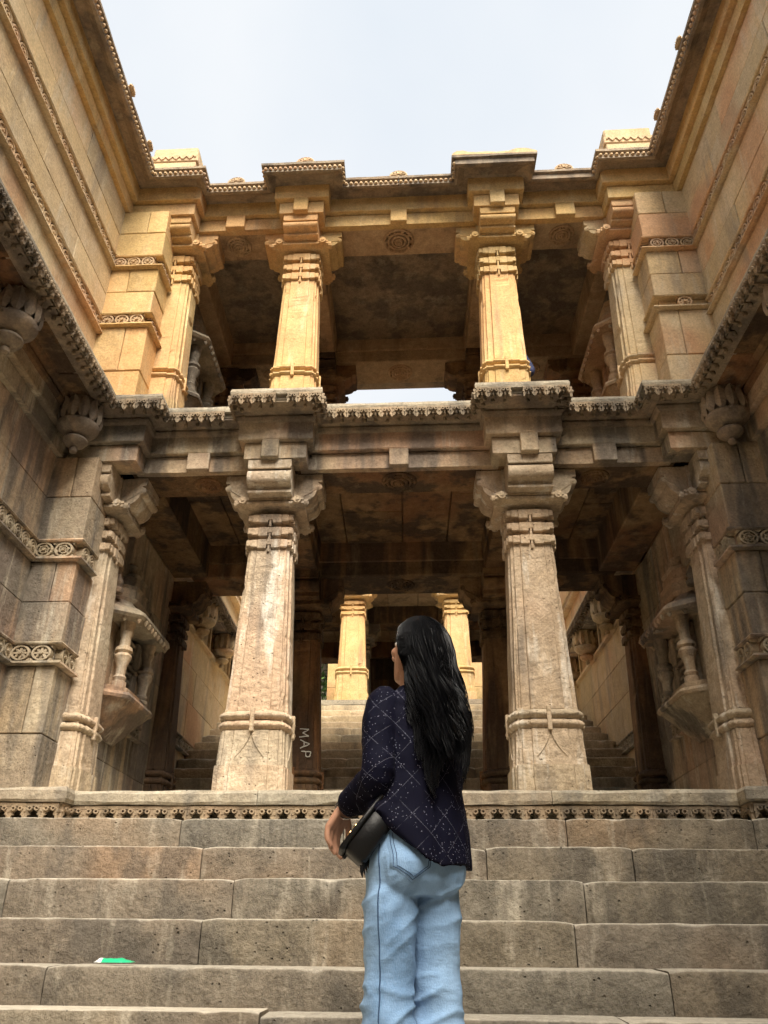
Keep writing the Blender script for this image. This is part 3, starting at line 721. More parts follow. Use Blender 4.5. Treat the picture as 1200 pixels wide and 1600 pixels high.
# ------------------------------------------------------------------ inside of the pavilion
def medallion(parent, x, y, z, r):
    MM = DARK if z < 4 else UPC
    m = MB()
    for k, q in enumerate((1.0, .74, .50, .28)):
        rr = r * q; m.lathe([(rr, 0), (rr, -.010 - .006 * k), (rr - .012, -.022 - .006 * k), (rr - .026, -.014 - .006 * k), (rr - .03, 0)], (x, y, z + .001), 24)
    m.lathe([(r * .16, .0), (r * .15, -.03), (.005, -.05)], (x, y, z), 12)
    for k in range(10):
        a = 2 * math.pi * k / 10; m.tube([(x + r * .55 * math.cos(a), y + r * .55 * math.sin(a), z - .008), (x + r * .92 * math.cos(a), y + r * .92 * math.sin(a), z - .008)], [.012, .02], 5)
    return m.build('lotus_medallion', MM, parent)
for x, r in ((-1.74, .13), (0, .16), (1.74, .13)): medallion(e1, x, .24, 2.702, r); medallion(e2, x, .23, 5.702, r * 1.05)
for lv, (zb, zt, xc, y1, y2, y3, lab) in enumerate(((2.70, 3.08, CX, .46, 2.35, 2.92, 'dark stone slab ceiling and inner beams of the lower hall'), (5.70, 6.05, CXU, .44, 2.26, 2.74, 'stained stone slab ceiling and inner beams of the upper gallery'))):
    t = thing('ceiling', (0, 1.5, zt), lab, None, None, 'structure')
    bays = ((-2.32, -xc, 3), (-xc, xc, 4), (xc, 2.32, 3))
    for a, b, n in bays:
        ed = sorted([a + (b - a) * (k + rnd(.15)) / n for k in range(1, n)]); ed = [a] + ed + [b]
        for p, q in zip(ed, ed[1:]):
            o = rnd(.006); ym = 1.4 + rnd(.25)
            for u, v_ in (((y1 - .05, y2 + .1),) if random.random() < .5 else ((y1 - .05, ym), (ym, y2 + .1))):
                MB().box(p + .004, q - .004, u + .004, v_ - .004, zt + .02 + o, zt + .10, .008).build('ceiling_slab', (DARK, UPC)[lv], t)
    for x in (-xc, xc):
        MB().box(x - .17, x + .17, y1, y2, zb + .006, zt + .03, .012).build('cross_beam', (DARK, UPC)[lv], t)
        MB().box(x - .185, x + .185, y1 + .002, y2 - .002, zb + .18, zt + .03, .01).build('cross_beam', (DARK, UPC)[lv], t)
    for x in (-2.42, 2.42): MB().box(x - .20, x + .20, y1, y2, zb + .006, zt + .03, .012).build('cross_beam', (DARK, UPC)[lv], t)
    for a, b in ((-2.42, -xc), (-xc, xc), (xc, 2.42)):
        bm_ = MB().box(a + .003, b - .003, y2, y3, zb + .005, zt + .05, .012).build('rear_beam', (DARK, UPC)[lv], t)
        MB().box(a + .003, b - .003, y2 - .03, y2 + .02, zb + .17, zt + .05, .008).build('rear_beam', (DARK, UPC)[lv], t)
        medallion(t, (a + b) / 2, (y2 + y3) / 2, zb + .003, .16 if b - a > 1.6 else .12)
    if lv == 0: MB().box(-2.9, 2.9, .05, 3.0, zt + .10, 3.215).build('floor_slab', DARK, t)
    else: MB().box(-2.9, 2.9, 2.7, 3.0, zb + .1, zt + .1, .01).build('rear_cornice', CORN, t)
    for x in (-1, 1):
        tw = thing('inner_wall', (x * 2.45, 1.5, (0, 3.22)[lv]), ('lower hall', 'upper gallery')[lv] + ' inner wall behind the ' + ('left', 'right')[x > 0] + ' balcony niche', 'wall')
        zz = [-.085, .42, .80, 1.45, 2.1, 2.72] if lv == 0 else [3.222, 3.7, 4.1, 4.75, 5.3, 5.72]
        blocks(tw, 'x', x * (2.63, 2.40)[lv], -x, .30, 2.95, zz, .75, (LOWS, CORN)[lv], depth=.4)

# balcony niches on the inner walls
def niche(x0, sx, z, yc, label, mat):
    t = thing('balcony_niche', (sx * x0, yc, z), label, 'niche')
    X = lambda d: sx * (x0 - d)                       # d = reach from the wall
    def half(d, hw, zz, n=9, k=1.0):                  # three-sided outline standing out from the wall
        o = [(-.03, -hw), (d * .35, -hw), (d * .97, -hw * .74), (d, -hw * .66), (d, -hw * .3), (d, hw * .3), (d, hw * .66), (d * .97, hw * .74), (d * .35, hw), (-.03, hw)]
        return [(X(a), yc + b, zz) for a, b in o]
    MB().loft([half(.03, .16, z - .30), half(.10, .30, z - .20), half(.16, .40, z - .10), half(.23, .46, z - .03), half(.25, .48, z)], True).build('bracket_shelf', mat, t, angle=50)
    MB().loft([half(.27, .50, z), half(.28, .51, z + .025), half(.27, .50, z + .05), half(.23, .47, z + .055), half(.235, .475, z + .10)], True).build('shelf_moulding', mat, t, angle=40)
    prof = [(.055, 0), (.055, .05), (.040, .06), (.050, .09), (.036, .11), (.040, .20), (.058, .25), (.066, .28), (.050, .31), (.066, .33), (.060, .36), (.040, .38), (.038, .45), (.052, .50), (.048, .54), (.058, .57), (.058, .62)]
    for yy in (-.33, .33): MB().lathe([(r_ * 1.25, h_) for r_, h_ in prof], (X(.15), yc + yy, z + .10), 10).build('colonnette', mat, t)
    m = MB(); m.box(X(-.04), X(.03), yc - .40, yc + .40, z + .10, z + .72); b = m.build('back_panel', mat, t)
    for k in range(8): MB().box(X(.02), X(.075), yc - .27 + .004 * k, yc + .27 - .004 * k, z + .12 + k * .072, z + .155 + k * .072, .006).build('moulded_course', mat, b)
    for yy in (-.22, .22):
        for q in (0, 1): MB().box(X(.03), X(.10), yc + yy - .05, yc + yy + .05, z + .12 + .30 * q, z + .38 + .30 * q, .01).build('panel_post', mat, b)
    c = MB().loft([half(.31, .60, z + .70), half(.33, .62, z + .725), half(.32, .61, z + .76), half(.24, .52, z + .82), half(.20, .48, z + .83), half(.13, .40, z + .92), half(.10, .30, z + .93)], True).build('canopy', mat, t, angle=40)
    for q in range(14):
        u_ = (q + .5) / 14; d = .315 if .2 < u_ < .8 else .315 * min(u_, 1 - u_) / .2; yy = yc + (-.41 + .82 * (u_ - .2) / .6 if .2 < u_ < .8 else ((-.60 + .19 * u_ / .2) if u_ <= .2 else (.60 - .19 * (1 - u_) / .2)))
        MB().lathe([(.004, -.035), (.022, -.01), (.02, .015), (.004, .03)], (X(d), yy, z + .695), 6).build('drop', mat, c)
    for q in range(3):
        hw = .34 - .08 * q; zz = z + .92 + .15 * q
        MB().loft([half(.15 - .03 * q, hw, zz), half(.17 - .03 * q, hw + .02, zz + .04), half(.13 - .03 * q, hw - .03, zz + .06), half(.13 - .03 * q, hw - .03, zz + .15)], True).build('spire_tier', mat, t, angle=40)
    for yy in (-.5, .5): MB().lathe([(.05, 0), (.06, .03), (.03, .06), (.045, .10), (.02, .15), (.004, .19)], (X(.06), yc + yy, z + .93), 8).build('spirelet', mat, t)
    pth = [(X(0), yc - .75), (X(0), yc + .85)] if sx < 0 else [(X(0), yc + .85), (X(0), yc - .75)]
    band(t, pth, z - .14, z + .02, ROSL, mat, 0)
    return t
niche(2.63, -1, .88, 1.12, 'weathered stone balcony niche on the lower left inner wall', LOWS)
niche(2.63, 1, .88, 1.12, 'weathered stone balcony niche on the lower right inner wall', LOWS)
niche(2.40, -1, 4.10, 1.15, 'small carved balcony niche inside the upper gallery, left side', LEDGE)
niche(2.40, 1, 4.10, 1.15, 'small carved balcony niche inside the upper gallery, right side', CARVE)

# lotus pendants under the eaves
def pendant(x, y, z, label, mat=CORN, s=1.0, group=None, neck=.17):
    t = thing('lotus_pendant', (x, y, z), label, 'pendant', group)
    P = lambda pr: [(r * s, h * s) for r, h in pr]
    MB().lathe(P([(.015, .0), (.03, .005), (.035, .035), (.02, .05), (.045, .06)]), (x, y, z), 12).build('tip', mat, t)
    MB().lathe(P([(.04, .055), (.085, .075), (.105, .105), (.10, .125), (.06, .14), (.055, .16)]), (x, y, z), 18).build('ring_moulding', mat, t)
    MB().lathe(P([(.06, .15), (.12, .175), (.165, .215), (.175, .245), (.172, .262), (.15, .265)]), (x, y, z), 22).build('bell', mat, t)
    MB().lathe(P([(.14, .262), (.135, .30), (.15, .42), (.13, .50)]), (x, y, z), 14).build('core', mat, t)
    for k in range(12):
        a = 2 * math.pi * k / 12; c_, s_ = math.cos(a), math.sin(a); m = MB(); rings = []
        for u, wv, rr in ((0, .020, .160), (.25, .044, .170), (.55, .046, .166), (.85, .034, .158), (1, .010, .168)):
            zz = z + (.265 + .20 * u) * s; rad = rr * s; wv *= s
            rings.append([(x + rad * c_ - wv * s_, y + rad * s_ + wv * c_, zz), (x + (rad + .022 * s) * c_, y + (rad + .022 * s) * s_, zz), (x + rad * c_ + wv * s_, y + rad * s_ - wv * c_, zz), (x + (rad - .03 * s) * c_, y + (rad - .03 * s) * s_, zz)])
        m.loft(rings, True, True).build('petal', mat, t)
    return t
pendant(-2.71, -.52, 2.60, 'stone lotus pendant under the left eave, close to the corner pilaster')
pendant(-2.71, -1.80, 2.60, 'stone lotus pendant under the left eave at the picture edge')
pendant(2.70, -.42, 2.60, 'stone lotus pendant under the right eave, close to the corner pilaster')
pendant(2.71, -1.72, 2.60, 'stone lotus pendant under the right eave at the picture edge')
# ------------------------------------------------------------------ the next open bay and the far pavilion
fs = thing('stairs', (0, 5, .5), 'second flight of stone steps climbing beyond the dark hall', None, None, 'structure')
FZ = [(2.62, .16), (2.80, .32)] + [(2.95 + .387 * i, .48 + .183 * i) for i in range(12)]
for i, (ye, z) in enumerate(FZ):
    xs = [-2.82]; 
    while xs[-1] < 2.8:
        b = xs[-1] + random.uniform(.6, 1.5); xs.append(2.82 if 2.82 - b < .5 else b)
        if xs[-1] == 2.82: break
    back = (FZ[i + 1][0] - ye if i + 1 < len(FZ) else .4) + .12; pz = FZ[i - 1][1] if i else 0
    if i < 2: xs = [-.85, .1, .85]
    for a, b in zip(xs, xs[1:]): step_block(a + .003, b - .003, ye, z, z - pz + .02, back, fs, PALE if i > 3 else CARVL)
m = MB(); m.add([(-2.8, 2.96, -.3), (2.8, 2.96, -.3), (2.8, 7.7, -.3), (-2.8, 7.7, -.3), (-2.8, 3.0, .2), (2.8, 3.0, .2), (2.8, 7.7, 2.3), (-2.8, 7.7, 2.3)],
    [(0, 1, 2, 3), (4, 5, 6, 7), (0, 1, 5, 4), (1, 2, 6, 5), (2, 3, 7, 6), (3, 0, 4, 7)]); m.build('stair_core', STEP, fs)
FW = 2.82
for sx in (-1, 1):
    t = thing('side_wall', (sx * FW, 5.2, 0), 'sunlit sandstone wall beyond the hall, seen through the ' + ('left', 'right')[sx > 0] + ' bay', 'wall')
    Y0, Y1 = 2.9, 7.7
    blocks(t, 'x', sx * FW, -sx, Y0, Y1, [0, .5, 1.13], 1.0, WALL)
    blocks(t, 'x', sx * FW, -sx, Y0, Y1, [1.32, 1.8, 2.25, 2.68], 1.2, WALL)
    blocks(t, 'x', sx * (FW + .05), -sx, Y0, Y1, [2.68, 3.2, 3.7, 4.06], 1.2, WALL)
    blocks(t, 'x', sx * FW, -sx, Y0, Y1, [4.25, 4.6, 4.87, 5.3, 5.7, 6.1], 1.3, WALL)
    band(t, rail(sx * FW, Y0, Y1, sx), 1.13, 1.32, ROSL, LOWS, 0)
    band(t, rail(sx * FW, Y0, Y1, sx), 4.06, 4.25, ROS, WALL, 0)
    sweep(rail(sx * FW, Y0, Y1, sx), [(-.05, 2.66), (.05, 2.68), (.05, 2.72), (-.05, 2.74)], t, 'string_course', WALL, 1.6, .003, .003)
    for yy in (3.6, 4.3, 5.0, 5.7, 6.4): MB().box(sx * FW, sx * (FW - .035), yy - .03, yy + .03, 2.74, 3.1, .005).build('strut', WALL, t)
    MB().box(sx * (FW + .06), sx * 3.6, 2.95, 15.5, -.5, 5.99).build('core', WALL, t)
    tv = thing('stone_eave', (sx * FW, 5.2, 3.1), 'carved stone eave beyond the hall, seen through the ' + ('left', 'right')[sx > 0] + ' bay', 'eave')
    P = rail(sx * 2.49, 3.0, 7.6, sx); ledge_on(tv, P, 3.222, None, mat=WALL)
    y = 3.0
    while y < 7.5: MB().box(sx * 2.64, sx * 2.88, y, y + .62, 3.10, 3.21, .008).build('soffit_slab', LOWS, tv); y += .625
    for k, yy in enumerate((4.15, 5.45, 6.8)):
        pendant(sx * 2.70, yy, 2.60, ('nearest', 'middle', 'farthest')[k] + ' lotus pendant beyond the hall, seen through the ' + ('left', 'right')[sx > 0] + ' bay', WALL)
FZ0 = 2.676
pf = thing('platform', (0, 8.5, FZ0), 'far stone platform at the head of the second flight of steps', None, None, 'structure')
P = [(-2.82, 7.52), (2.82, 7.52)]
sweep(P, [(-.2, FZ0 - .09), (0, FZ0 - .09), (.0, FZ0 - .01), (-.2, FZ0)], pf, 'edge_stone', LEDGE, 1.2, .004, .006)
sweep(P, [(-.2, FZ0 - .22), (-.05, FZ0 - .22), (-.05, FZ0 - .09), (-.2, FZ0 - .09)], pf, 'sunk_panel', CARVE, 1.6)
along(P, .118, lambda i, x, y, rz, wd, d, n: inst('carved_tooth', TOOTHB, (x, y, FZ0 - .09), rz, pf, (wd, .115, .11)), d0=-.05)
MB().box(-2.9, 2.9, 7.66, 15.5, FZ0 - .4, FZ0 - .006).build('floor_slab', LEDGE, pf)
HF = [.20, .52, .66, 1.62, 1.92, 2.04, 2.30]
for x, y, lab, mt, dirs in ((-.92, 8.05, 'sunlit golden far column just left of the woman\'s head', GOLD, 'lrfb'), (.98, 8.05, 'sunlit golden far column just right of the woman\'s head', GOLD, 'lrfb'),
                  (-2.4, 8.05, 'far column at the left end of the far pavilion', GOLD, 'rf'), (2.4, 8.05, 'far column at the right end of the far pavilion', GOLD, 'lf'),
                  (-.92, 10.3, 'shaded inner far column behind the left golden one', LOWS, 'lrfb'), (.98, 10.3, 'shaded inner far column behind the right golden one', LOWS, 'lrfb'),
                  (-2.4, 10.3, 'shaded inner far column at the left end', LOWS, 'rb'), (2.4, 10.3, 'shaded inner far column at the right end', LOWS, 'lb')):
    column('far_column', x, y, FZ0, HF, [.31, .285, .25, .215], lab, mat=mt, dirs=dirs, detail=False)
t = thing('far_pavilion', (0, 10.2, FZ0 + 2.3), 'dark roof and beams of the far pavilion over the golden columns', 'pavilion')
zb = FZ0 + 2.3
for a, b in ((-2.9, -.95), (-.95, .95), (.95, 2.9)):
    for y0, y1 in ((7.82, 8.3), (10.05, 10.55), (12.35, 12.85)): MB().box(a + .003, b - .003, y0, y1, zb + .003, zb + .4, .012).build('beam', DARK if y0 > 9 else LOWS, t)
    for y0 in (8.2, 10.5):
        for k in range(3): MB().box(a + (b - a) * k / 3 + .004, a + (b - a) * (k + 1) / 3 - .004, y0, y0 + 2.0, zb + .38, zb + .48, .008).build('ceiling_slab', UPC, t)
for x in (-.95, .95):
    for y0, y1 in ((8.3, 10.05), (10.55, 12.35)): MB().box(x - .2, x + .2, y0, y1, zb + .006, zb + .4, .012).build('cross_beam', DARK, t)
MB().box(-2.9, 2.9, 7.6, 13.2, zb + .44, zb + .56, .02).build('roof_slab', CORN, t)
for a, b in ((-.92, .98),):
    blocks(t, 'y', 12.5, -1, -1.15, 1.2, [FZ0, FZ0 + .6, FZ0 + 1.2, FZ0 + 1.8, zb + .01], .9, DARK, name='back_wall_stone', depth=.4)  # added dark wall filling the opening in place of deep shade
# low wall with piers behind the far pavilion
t = thing('far_wall', (0, 14.4, FZ0), 'sunlit low wall with stone piers behind the far pavilion', 'wall')
for a, b, hp in ((-2.9, -2.08, 1.5), (-1.98, -1.2, 2.9), (1.2, 2.1, 2.9), (2.2, 2.9, 2.9)):
    blocks(t, 'y', 14.2, -1, a, b, [FZ0, FZ0 + .4, FZ0 + .9, FZ0 + 1.5] + ([FZ0 + 2.1, FZ0 + hp] if hp > 2 else []), .8, GOLD, depth=.5)
    MB().box(a - .02, b + .02, 14.16, 14.7, FZ0 + .40, FZ0 + .46, .01).build('ledge_stone', GOLD, t)
blocks(t, 'y', 15.2, -1, -2.9, 2.9, [FZ0 - .3, FZ0 + .5], 1.4, WALL, depth=.4)
# ------------------------------------------------------------------ trees beyond
LEAF = plain('green_leaves', (.10, .19, .035, 1), .6, noise_amt=.5, scale=3)
BARK = plain('tree_bark', (.12, .085, .055, 1), .9, noise_amt=.4, scale=9, bump=.5)
def tree(x, y, z, h, r, label):
    t = thing('leafy_tree', (x, y, z), label, 'tree'); m = MB()
    m.tube([(x, y, z), (x + .1, y, z + h * .3), (x - .1, y + .1, z + h * .6)], [.16, .12, .06], 8)
    for k in range(7):
        a = k * .9; m.tube([(x, y, z + h * (.28 + .05 * k)), (x + r * .7 * math.cos(a), y + r * .7 * math.sin(a), z + h * (.5 + .06 * k))], [.05, .015], 5)
    m.build('trunk', BARK, t); m = MB(); rr = random.Random(int(x * 10 + 99))
    cl = [Vector((rr.gauss(0, .5) * r, rr.gauss(0, .5) * r, h * .62 + rr.gauss(0, .2) * h)) for _ in range(26)]
    for k in range(5200):
        c = rr.choice(cl); p = c + Vector((rr.gauss(0, 1), rr.gauss(0, 1), rr.gauss(0, .8))) * r * .2 + Vector((x, y, z))
        u = Vector((rr.gauss(0, 1), rr.gauss(0, 1), rr.gauss(0, 1))).normalized(); v = u.orthogonal().normalized(); s = rr.uniform(.05, .10)
        m.add([p - u * s, p + v * s * .45, p + u * s, p - v * s * .45], [(0, 1, 2, 3)])
    m.build('crown', LEAF, t, fix=False)
tree(-1.95, 17.2, 3.0, 5.0, 1.5, 'green tree glimpsed past the far pavilion, left of the golden column')
tree(2.6, 19.0, 4.0, 4.0, 1.4, 'green tree behind the far pavilion, right of the golden column')
# chalk letters on the dark rear column
CHALK = plain('chalk', (.80, .79, .72, 1), .9, noise_amt=.3, scale=60)
t = thing('chalk_lettering', (-.98, 2.37, .9), 'chalk letters M A P scratched down the dark rear column', 'lettering')
yF = 2.62 - .243 - .004
def stroke(pts, nm):                               # letters are written turned, reading downwards: letter x -> down, letter y -> right
    m = MB(); Q = []
    P_ = []
    for (a, b, dz), (a2, b2, _) in zip(pts, pts[1:]): P_ += [(a + (a2 - a) * k / 4 + rnd(.035), b + (b2 - b) * k / 4 + rnd(.035), dz) for k in range(4)]
    for a, b, dz in P_ + [pts[-1]]: Q.append((TX + b * .098, yF + .0005, dz - a * .085))
    for p, q in zip(Q, Q[1:]):
        d = Vector((q[0] - p[0], 0, q[2] - p[2])); n_ = Vector((-d.z, 0, d.x)).normalized() * random.uniform(.0035, .0065)
        c = [(p[0] + n_.x, p[2] + n_.z), (q[0] + n_.x, q[2] + n_.z), (q[0] - n_.x, q[2] - n_.z), (p[0] - n_.x, p[2] - n_.z)]
        m.prism(c, lambda a, b, t_: (a, yF + t_, b), -.003, .003)
    m.build(nm, CHALK, t)
TX = -1.06; z0 = .985
L_ = lambda P, dz: [(a, b, dz) for a, b in P]
stroke(L_([(0, 0), (.1, 1), (.5, .35), (.9, 1), (1, 0)], z0), 'letter')
TX = -1.045
stroke(L_([(0, 0), (.5, 1), (1, 0)], z0 - .115), 'letter'); stroke(L_([(.25, .42), (.75, .42)], z0 - .115), 'letter_bar')
TX = -1.03
stroke(L_([(0, 0), (.05, 1), (.6, .95), (.65, .55), (.05, .45)], z0 - .23), 'letter')
# litter on the steps
GREEN = plain('green_plastic', (.02, .42, .20, 1), .3, noise_amt=.1); WHT = plain('white_plastic', (.75, .78, .76, 1), .35, noise_amt=.1); YEL = plain('yellow_petal', (.72, .48, .06, 1), .7)
def packet(x, y, z):
    t = thing('crushed_packet', (x, y, z), 'crushed green and white plastic packet lying on a lower step', 'litter')
    def pc(x0, x1, nm, mt):
        rings = []
        for k in range(15):
            a = x0 + (x1 - x0) * k / 14; e = max(.2, min(1, (a - x + .10) / .03, (x + .095 - a) / .05)); ring = []
            for q in range(11):
                u = q / 10; h = math.sin(math.pi * u) ** .6 * .017 * e; cr = noise.noise((a * 30, u * 4, 3)) * .006 + abs(noise.noise((a * 55, u * 7, 8))) * .004
                ring.append((a + .004 * noise.noise((u * 7, a * 30, 1)), y - .040 * e + .075 * u + .006 * noise.noise((a * 26, 4, 0)), z + .003 + max(0, h + cr * math.sin(math.pi * u))))
            rings.append(ring)
        MB().loft(rings, True, True).build(nm, mt, t, angle=25)
    pc(x - .098, x - .052, 'white_end', WHT); pc(x - .052, x + .09, 'green_body', GREEN)
packet(-1.385, -1.585, -1.066)
def petals(x, y, z):
    t = thing('fallen_flower', (x, y, z), 'small yellow fallen flower on the right of the third step', 'flower')
    for k in range(5):
        a = x + (k - 2) * .026; m = MB(); rr = .014 + .006 * (k % 2)
        m.loft([[(a + rr * math.cos(q * .785) * f, y + rr * .8 * math.sin(q * .785) * f, z + .004 + h + .003 * (q % 3)) for q in range(8)] for f, h in ((.7, 0), (1, .008), (.9, .016), (.25, .020))], True, True).build('petal', YEL, t)
petals(2.13, -1.08, -.660)
# ------------------------------------------------------------------ people
SKIN = plain('warm_brown_skin', (.42, .22, .14, 1), .5, noise_amt=.12, scale=40)
def remeshed(name, mb, mat, voxel, parent, smooth_it=3, disp=None, shear=False):
    me = mb.mesh(name + '_src', mat, shear, ORG.get(parent.name, (0, 0, 0)))
    tmp = bpy.data.objects.new('tmp', me); COL.objects.link(tmp)
    r = tmp.modifiers.new('r', 'REMESH'); r.mode = 'VOXEL'; r.voxel_size = voxel
    if smooth_it: q = tmp.modifiers.new('s', 'SMOOTH'); q.iterations = smooth_it; q.factor = .5
    dg = bpy.context.evaluated_depsgraph_get(); ev = tmp.evaluated_get(dg); me2 = bpy.data.meshes.new_from_object(ev)
    bpy.data.objects.remove(tmp); me2.name = name; me2.materials.clear(); me2.materials.append(mat)
    if disp:
        ns = [v.normal.copy() for v in me2.vertices]
        for v, n in zip(me2.vertices, ns): v.co = disp(v.co, n)
    me2.polygons.foreach_set('use_smooth', [True] * len(me2.polygons)); me2.update()
    o = bpy.data.objects.new(name, me2); COL.objects.link(o); o.parent = parent; ORG[o.name] = ORG.get(parent.name, (0, 0, 0)); return o
def tube_s(m, pts, rad, sub=4, n=10, flat=None):
    """smooth tube through pts; flat = (axis, factor) squashes the section along a direction"""
    P = [Vector(p) for p in pts]; out = []; rr = []
    for i in range(len(P) - 1):
        p0, p1, p2, p3 = P[max(i - 1, 0)], P[i], P[i + 1], P[min(i + 2, len(P) - 1)]
        for k in range(sub):
            t = k / sub
            out.append(.5 * ((2 * p1) + (p2 - p0) * t + (2 * p0 - 5 * p1 + 4 * p2 - p3) * t * t + (-p0 + 3 * p1 - 3 * p2 + p3) * t ** 3)); rr.append(rad[i] + (rad[i + 1] - rad[i]) * t)
    out.append(P[-1]); rr.append(rad[-1]); b = len(m.v); m.tube(out, rr, n)
    if flat:
        ax, fac = Vector(flat[0]).normalized(), flat[1]
        for i in range(len(out)):
            for k in range(n):
                p = Vector(m.v[b + i * n + k]) - out[i]; m.v[b + i * n + k] = tuple(out[i] + p - ax * p.dot(ax) * (1 - fac))
    for e, r in ((out[0], rr[0]), (out[-1], rr[-1])): ball(m, e, (r, r, r), 8, 5)
def ball(m, c, r, n=14, k=9, rot=None):
    rings = []
    for i in range(k):
        a = -math.pi / 2 + math.pi * (i + .5) / k
        ring = [Vector((r[0] * math.cos(a) * math.cos(2 * math.pi * q / n), r[1] * math.cos(a) * math.sin(2 * math.pi * q / n), r[2] * math.sin(a))) for q in range(n)]
        rings.append([tuple(Vector(c) + (rot @ p if rot else p)) for p in ring])
    m.loft(rings, True)
def ell(c, rx, ry, n=28, rot=None, dz=None):
    out = []
    for q in range(n):
        a = 2 * math.pi * q / n; p = Vector((rx * math.cos(a), ry * math.sin(a), 0)); 
        if dz: p.z = dz(p.x, p.y)
        if rot: p = rot @ p
        out.append(tuple(Vector(c) + p))
    return out

PX, PY, PZ = .068, -3.33, -1.60
woman = thing('person', (PX, PY, PZ), 'woman with long black hair, dark patterned top and blue jeans, seen from behind', 'person', shear=False)
TH = R(32); RB = Matrix.Rotation(TH, 3, 'Z')
def W(x, y, z, lean=True):
    p = RB @ Vector((x, y, 0)); return (PX + p.x + (.022 * max(0, (z - .9)) / .5 if lean else 0), PY + p.y, PZ + z)
# --- body
m = MB()
m.loft([[W(a, b, z) for a, b in [(rx * math.cos(2 * math.pi * q / 24), cy + ry * math.sin(2 * math.pi * q / 24)) for q in range(24)]] for z, cy, rx, ry in
        ((.80, 0, .08, .07), (.86, -.01, .125, .08), (.93, -.01, .125, .08), (1.06, .0, .115, .082), (1.20, .005, .128, .098), (1.30, 0, .118, .078), (1.36, -.01, .08, .055), (1.40, -.005, .055, .05), (1.46, .01, .048, .05))], True)
for s in (-1, 1):
    tube_s(m, [W(s * .078, 0, .86), W(s * .078, .01, .66), W(s * .076, .015, .46), W(s * .078, -.015, .27), W(s * .08, -.02, .09)], [.058, .052, .042, .044, .036])
    tube_s(m, [W(s * .08, -.05, .045), W(s * .085, .03, .045), W(s * .09, .13, .030), W(s * .09, .17, .026)], [.036, .040, .034, .022])
Lsh, Lel, Lwr = W(-.142, -.005, 1.325), W(-.172, -.055, 1.085), W(-.178, .120, 1.015)
tube_s(m, [Lsh, Lel, Lwr], [.034, .028, .024])
Rsh, Rel, Rwr = W(.142, .0, 1.325), W(.150, .045, 1.08), W(.06, .20, 1.00)
tube_s(m, [Rsh, Rel, Rwr], [.034, .028, .024])
def hand(wr, knu, tips_dir, side_dir, curl, s=1.0):
    """palm from the wrist to the knuckles, four unequal bent fingers and a thumb leaving the palm's side"""
    wr, knu = Vector(wr), Vector(knu); d = (knu - wr).normalized(); sd_ = Vector(side_dir).normalized(); nrm = d.cross(sd_).normalized(); cd = Vector(curl).normalized()
    for k in range(4):
        o = (k - 1.5) * .0195 * s
        tube_s(m, [wr + sd_ * o * .45, (wr + knu) / 2 + sd_ * o * .8, knu + sd_ * o], [.014, .0135, .0115], 3, 8)
    for k, ln in enumerate((.066, .076, .071, .056)):
        o = (k - 1.5) * .0195 * s; b = knu + sd_ * o; td = Vector(tips_dir).normalized()
        d1 = (td + cd * .15 * (k % 2)).normalized(); d2 = (td + cd * .55).normalized(); d3 = (td + cd * 1.1).normalized(); sp = sd_ * (k - 1.5) * .004
        p1 = b + d1 * ln * .48 + sp; p2 = p1 + d2 * ln * .32; p3 = p2 + d3 * ln * .25
        tube_s(m, [b, p1, p2, p3], [.0105, .0092, .0085, .0065], 3, 8)
    b = wr + d * .025 - sd_ * .026; p1 = b - sd_ * .022 + d * .028 + cd * .01; p2 = p1 + d * .030 + cd * .012 - sd_ * .004; p3 = p2 + d * .022 + cd * .010
    tube_s(m, [wr + d * .015 - sd_ * .012, b, p1, p2, p3], [.014, .0135, .0115, .010, .0075], 3, 8)
knL = Vector(Lwr) + Vector((-.040, .010, -.072)); hand(Lwr, knL, (-.10, .05, -1), (-.45, -.80, .25), (.75, .25, -.2))
knR = Vector(Rwr) + Vector((-.03, .06, -.05)); hand(Rwr, knR, (-.3, .5, -.7), (.8, .4, 0), (-.6, -.3, -.3))
# head, turned left and raised
HC = Vector((PX + .030, PY + .012, PZ + 1.525)); RH = Matrix.Rotation(R(47), 3, 'Z') @ Matrix.Rotation(R(14), 3, 'X')
H = lambda x, y, z: tuple(HC + RH @ Vector((x, y, z)))
m.loft([[H(rx * math.cos(2 * math.pi * q / 24), cy + ry * math.sin(2 * math.pi * q / 24) * (1.0 if math.sin(2 * math.pi * q / 24) > 0 else 1.0), z) for q in range(24)] for z, cy, rx, ry in
        ((-.118, .045, .022, .022), (-.108, .040, .040, .042), (-.085, .022, .054, .064), (-.05, .008, .066, .082), (0, 0, .074, .092), (.04, -.003, .076, .095), (.075, -.008, .068, .086), (.10, -.012, .046, .062), (.112, -.014, .02, .03))], True)
tube_s(m, [W(0, .01, 1.38), W(-.005, .015, 1.44), H(0, -.02, -.06)], [.054, .050, .052])
tube_s(m, [H(0, .088, .022), H(0, .100, .0), H(0, .114, -.026)], [.008, .010, .0135], 3, 8)
for s in (-1, 1): ball(m, H(s * .010, .103, -.030), (.009, .009, .007)); tube_s(m, [H(s * .072, -.005, .02), H(s * .080, -.012, .0), H(s * .074, -.005, -.03)], [.010, .012, .008], 3, 8); ball(m, H(s * .035, .070, -.012), (.024, .022, .02))
for z in (-.058, -.070): tube_s(m, [H(-.022, .078, z), H(0, .090, z), H(.022, .078, z)], [.004, .0075, .004], 3, 8)
body = remeshed('body', m, SKIN, .0046, woman, 2)
EYE = plain('eye_white', (.7, .68, .64, 1), .2); IRIS = plain('dark_iris', (.03, .015, .01, 1), .15)
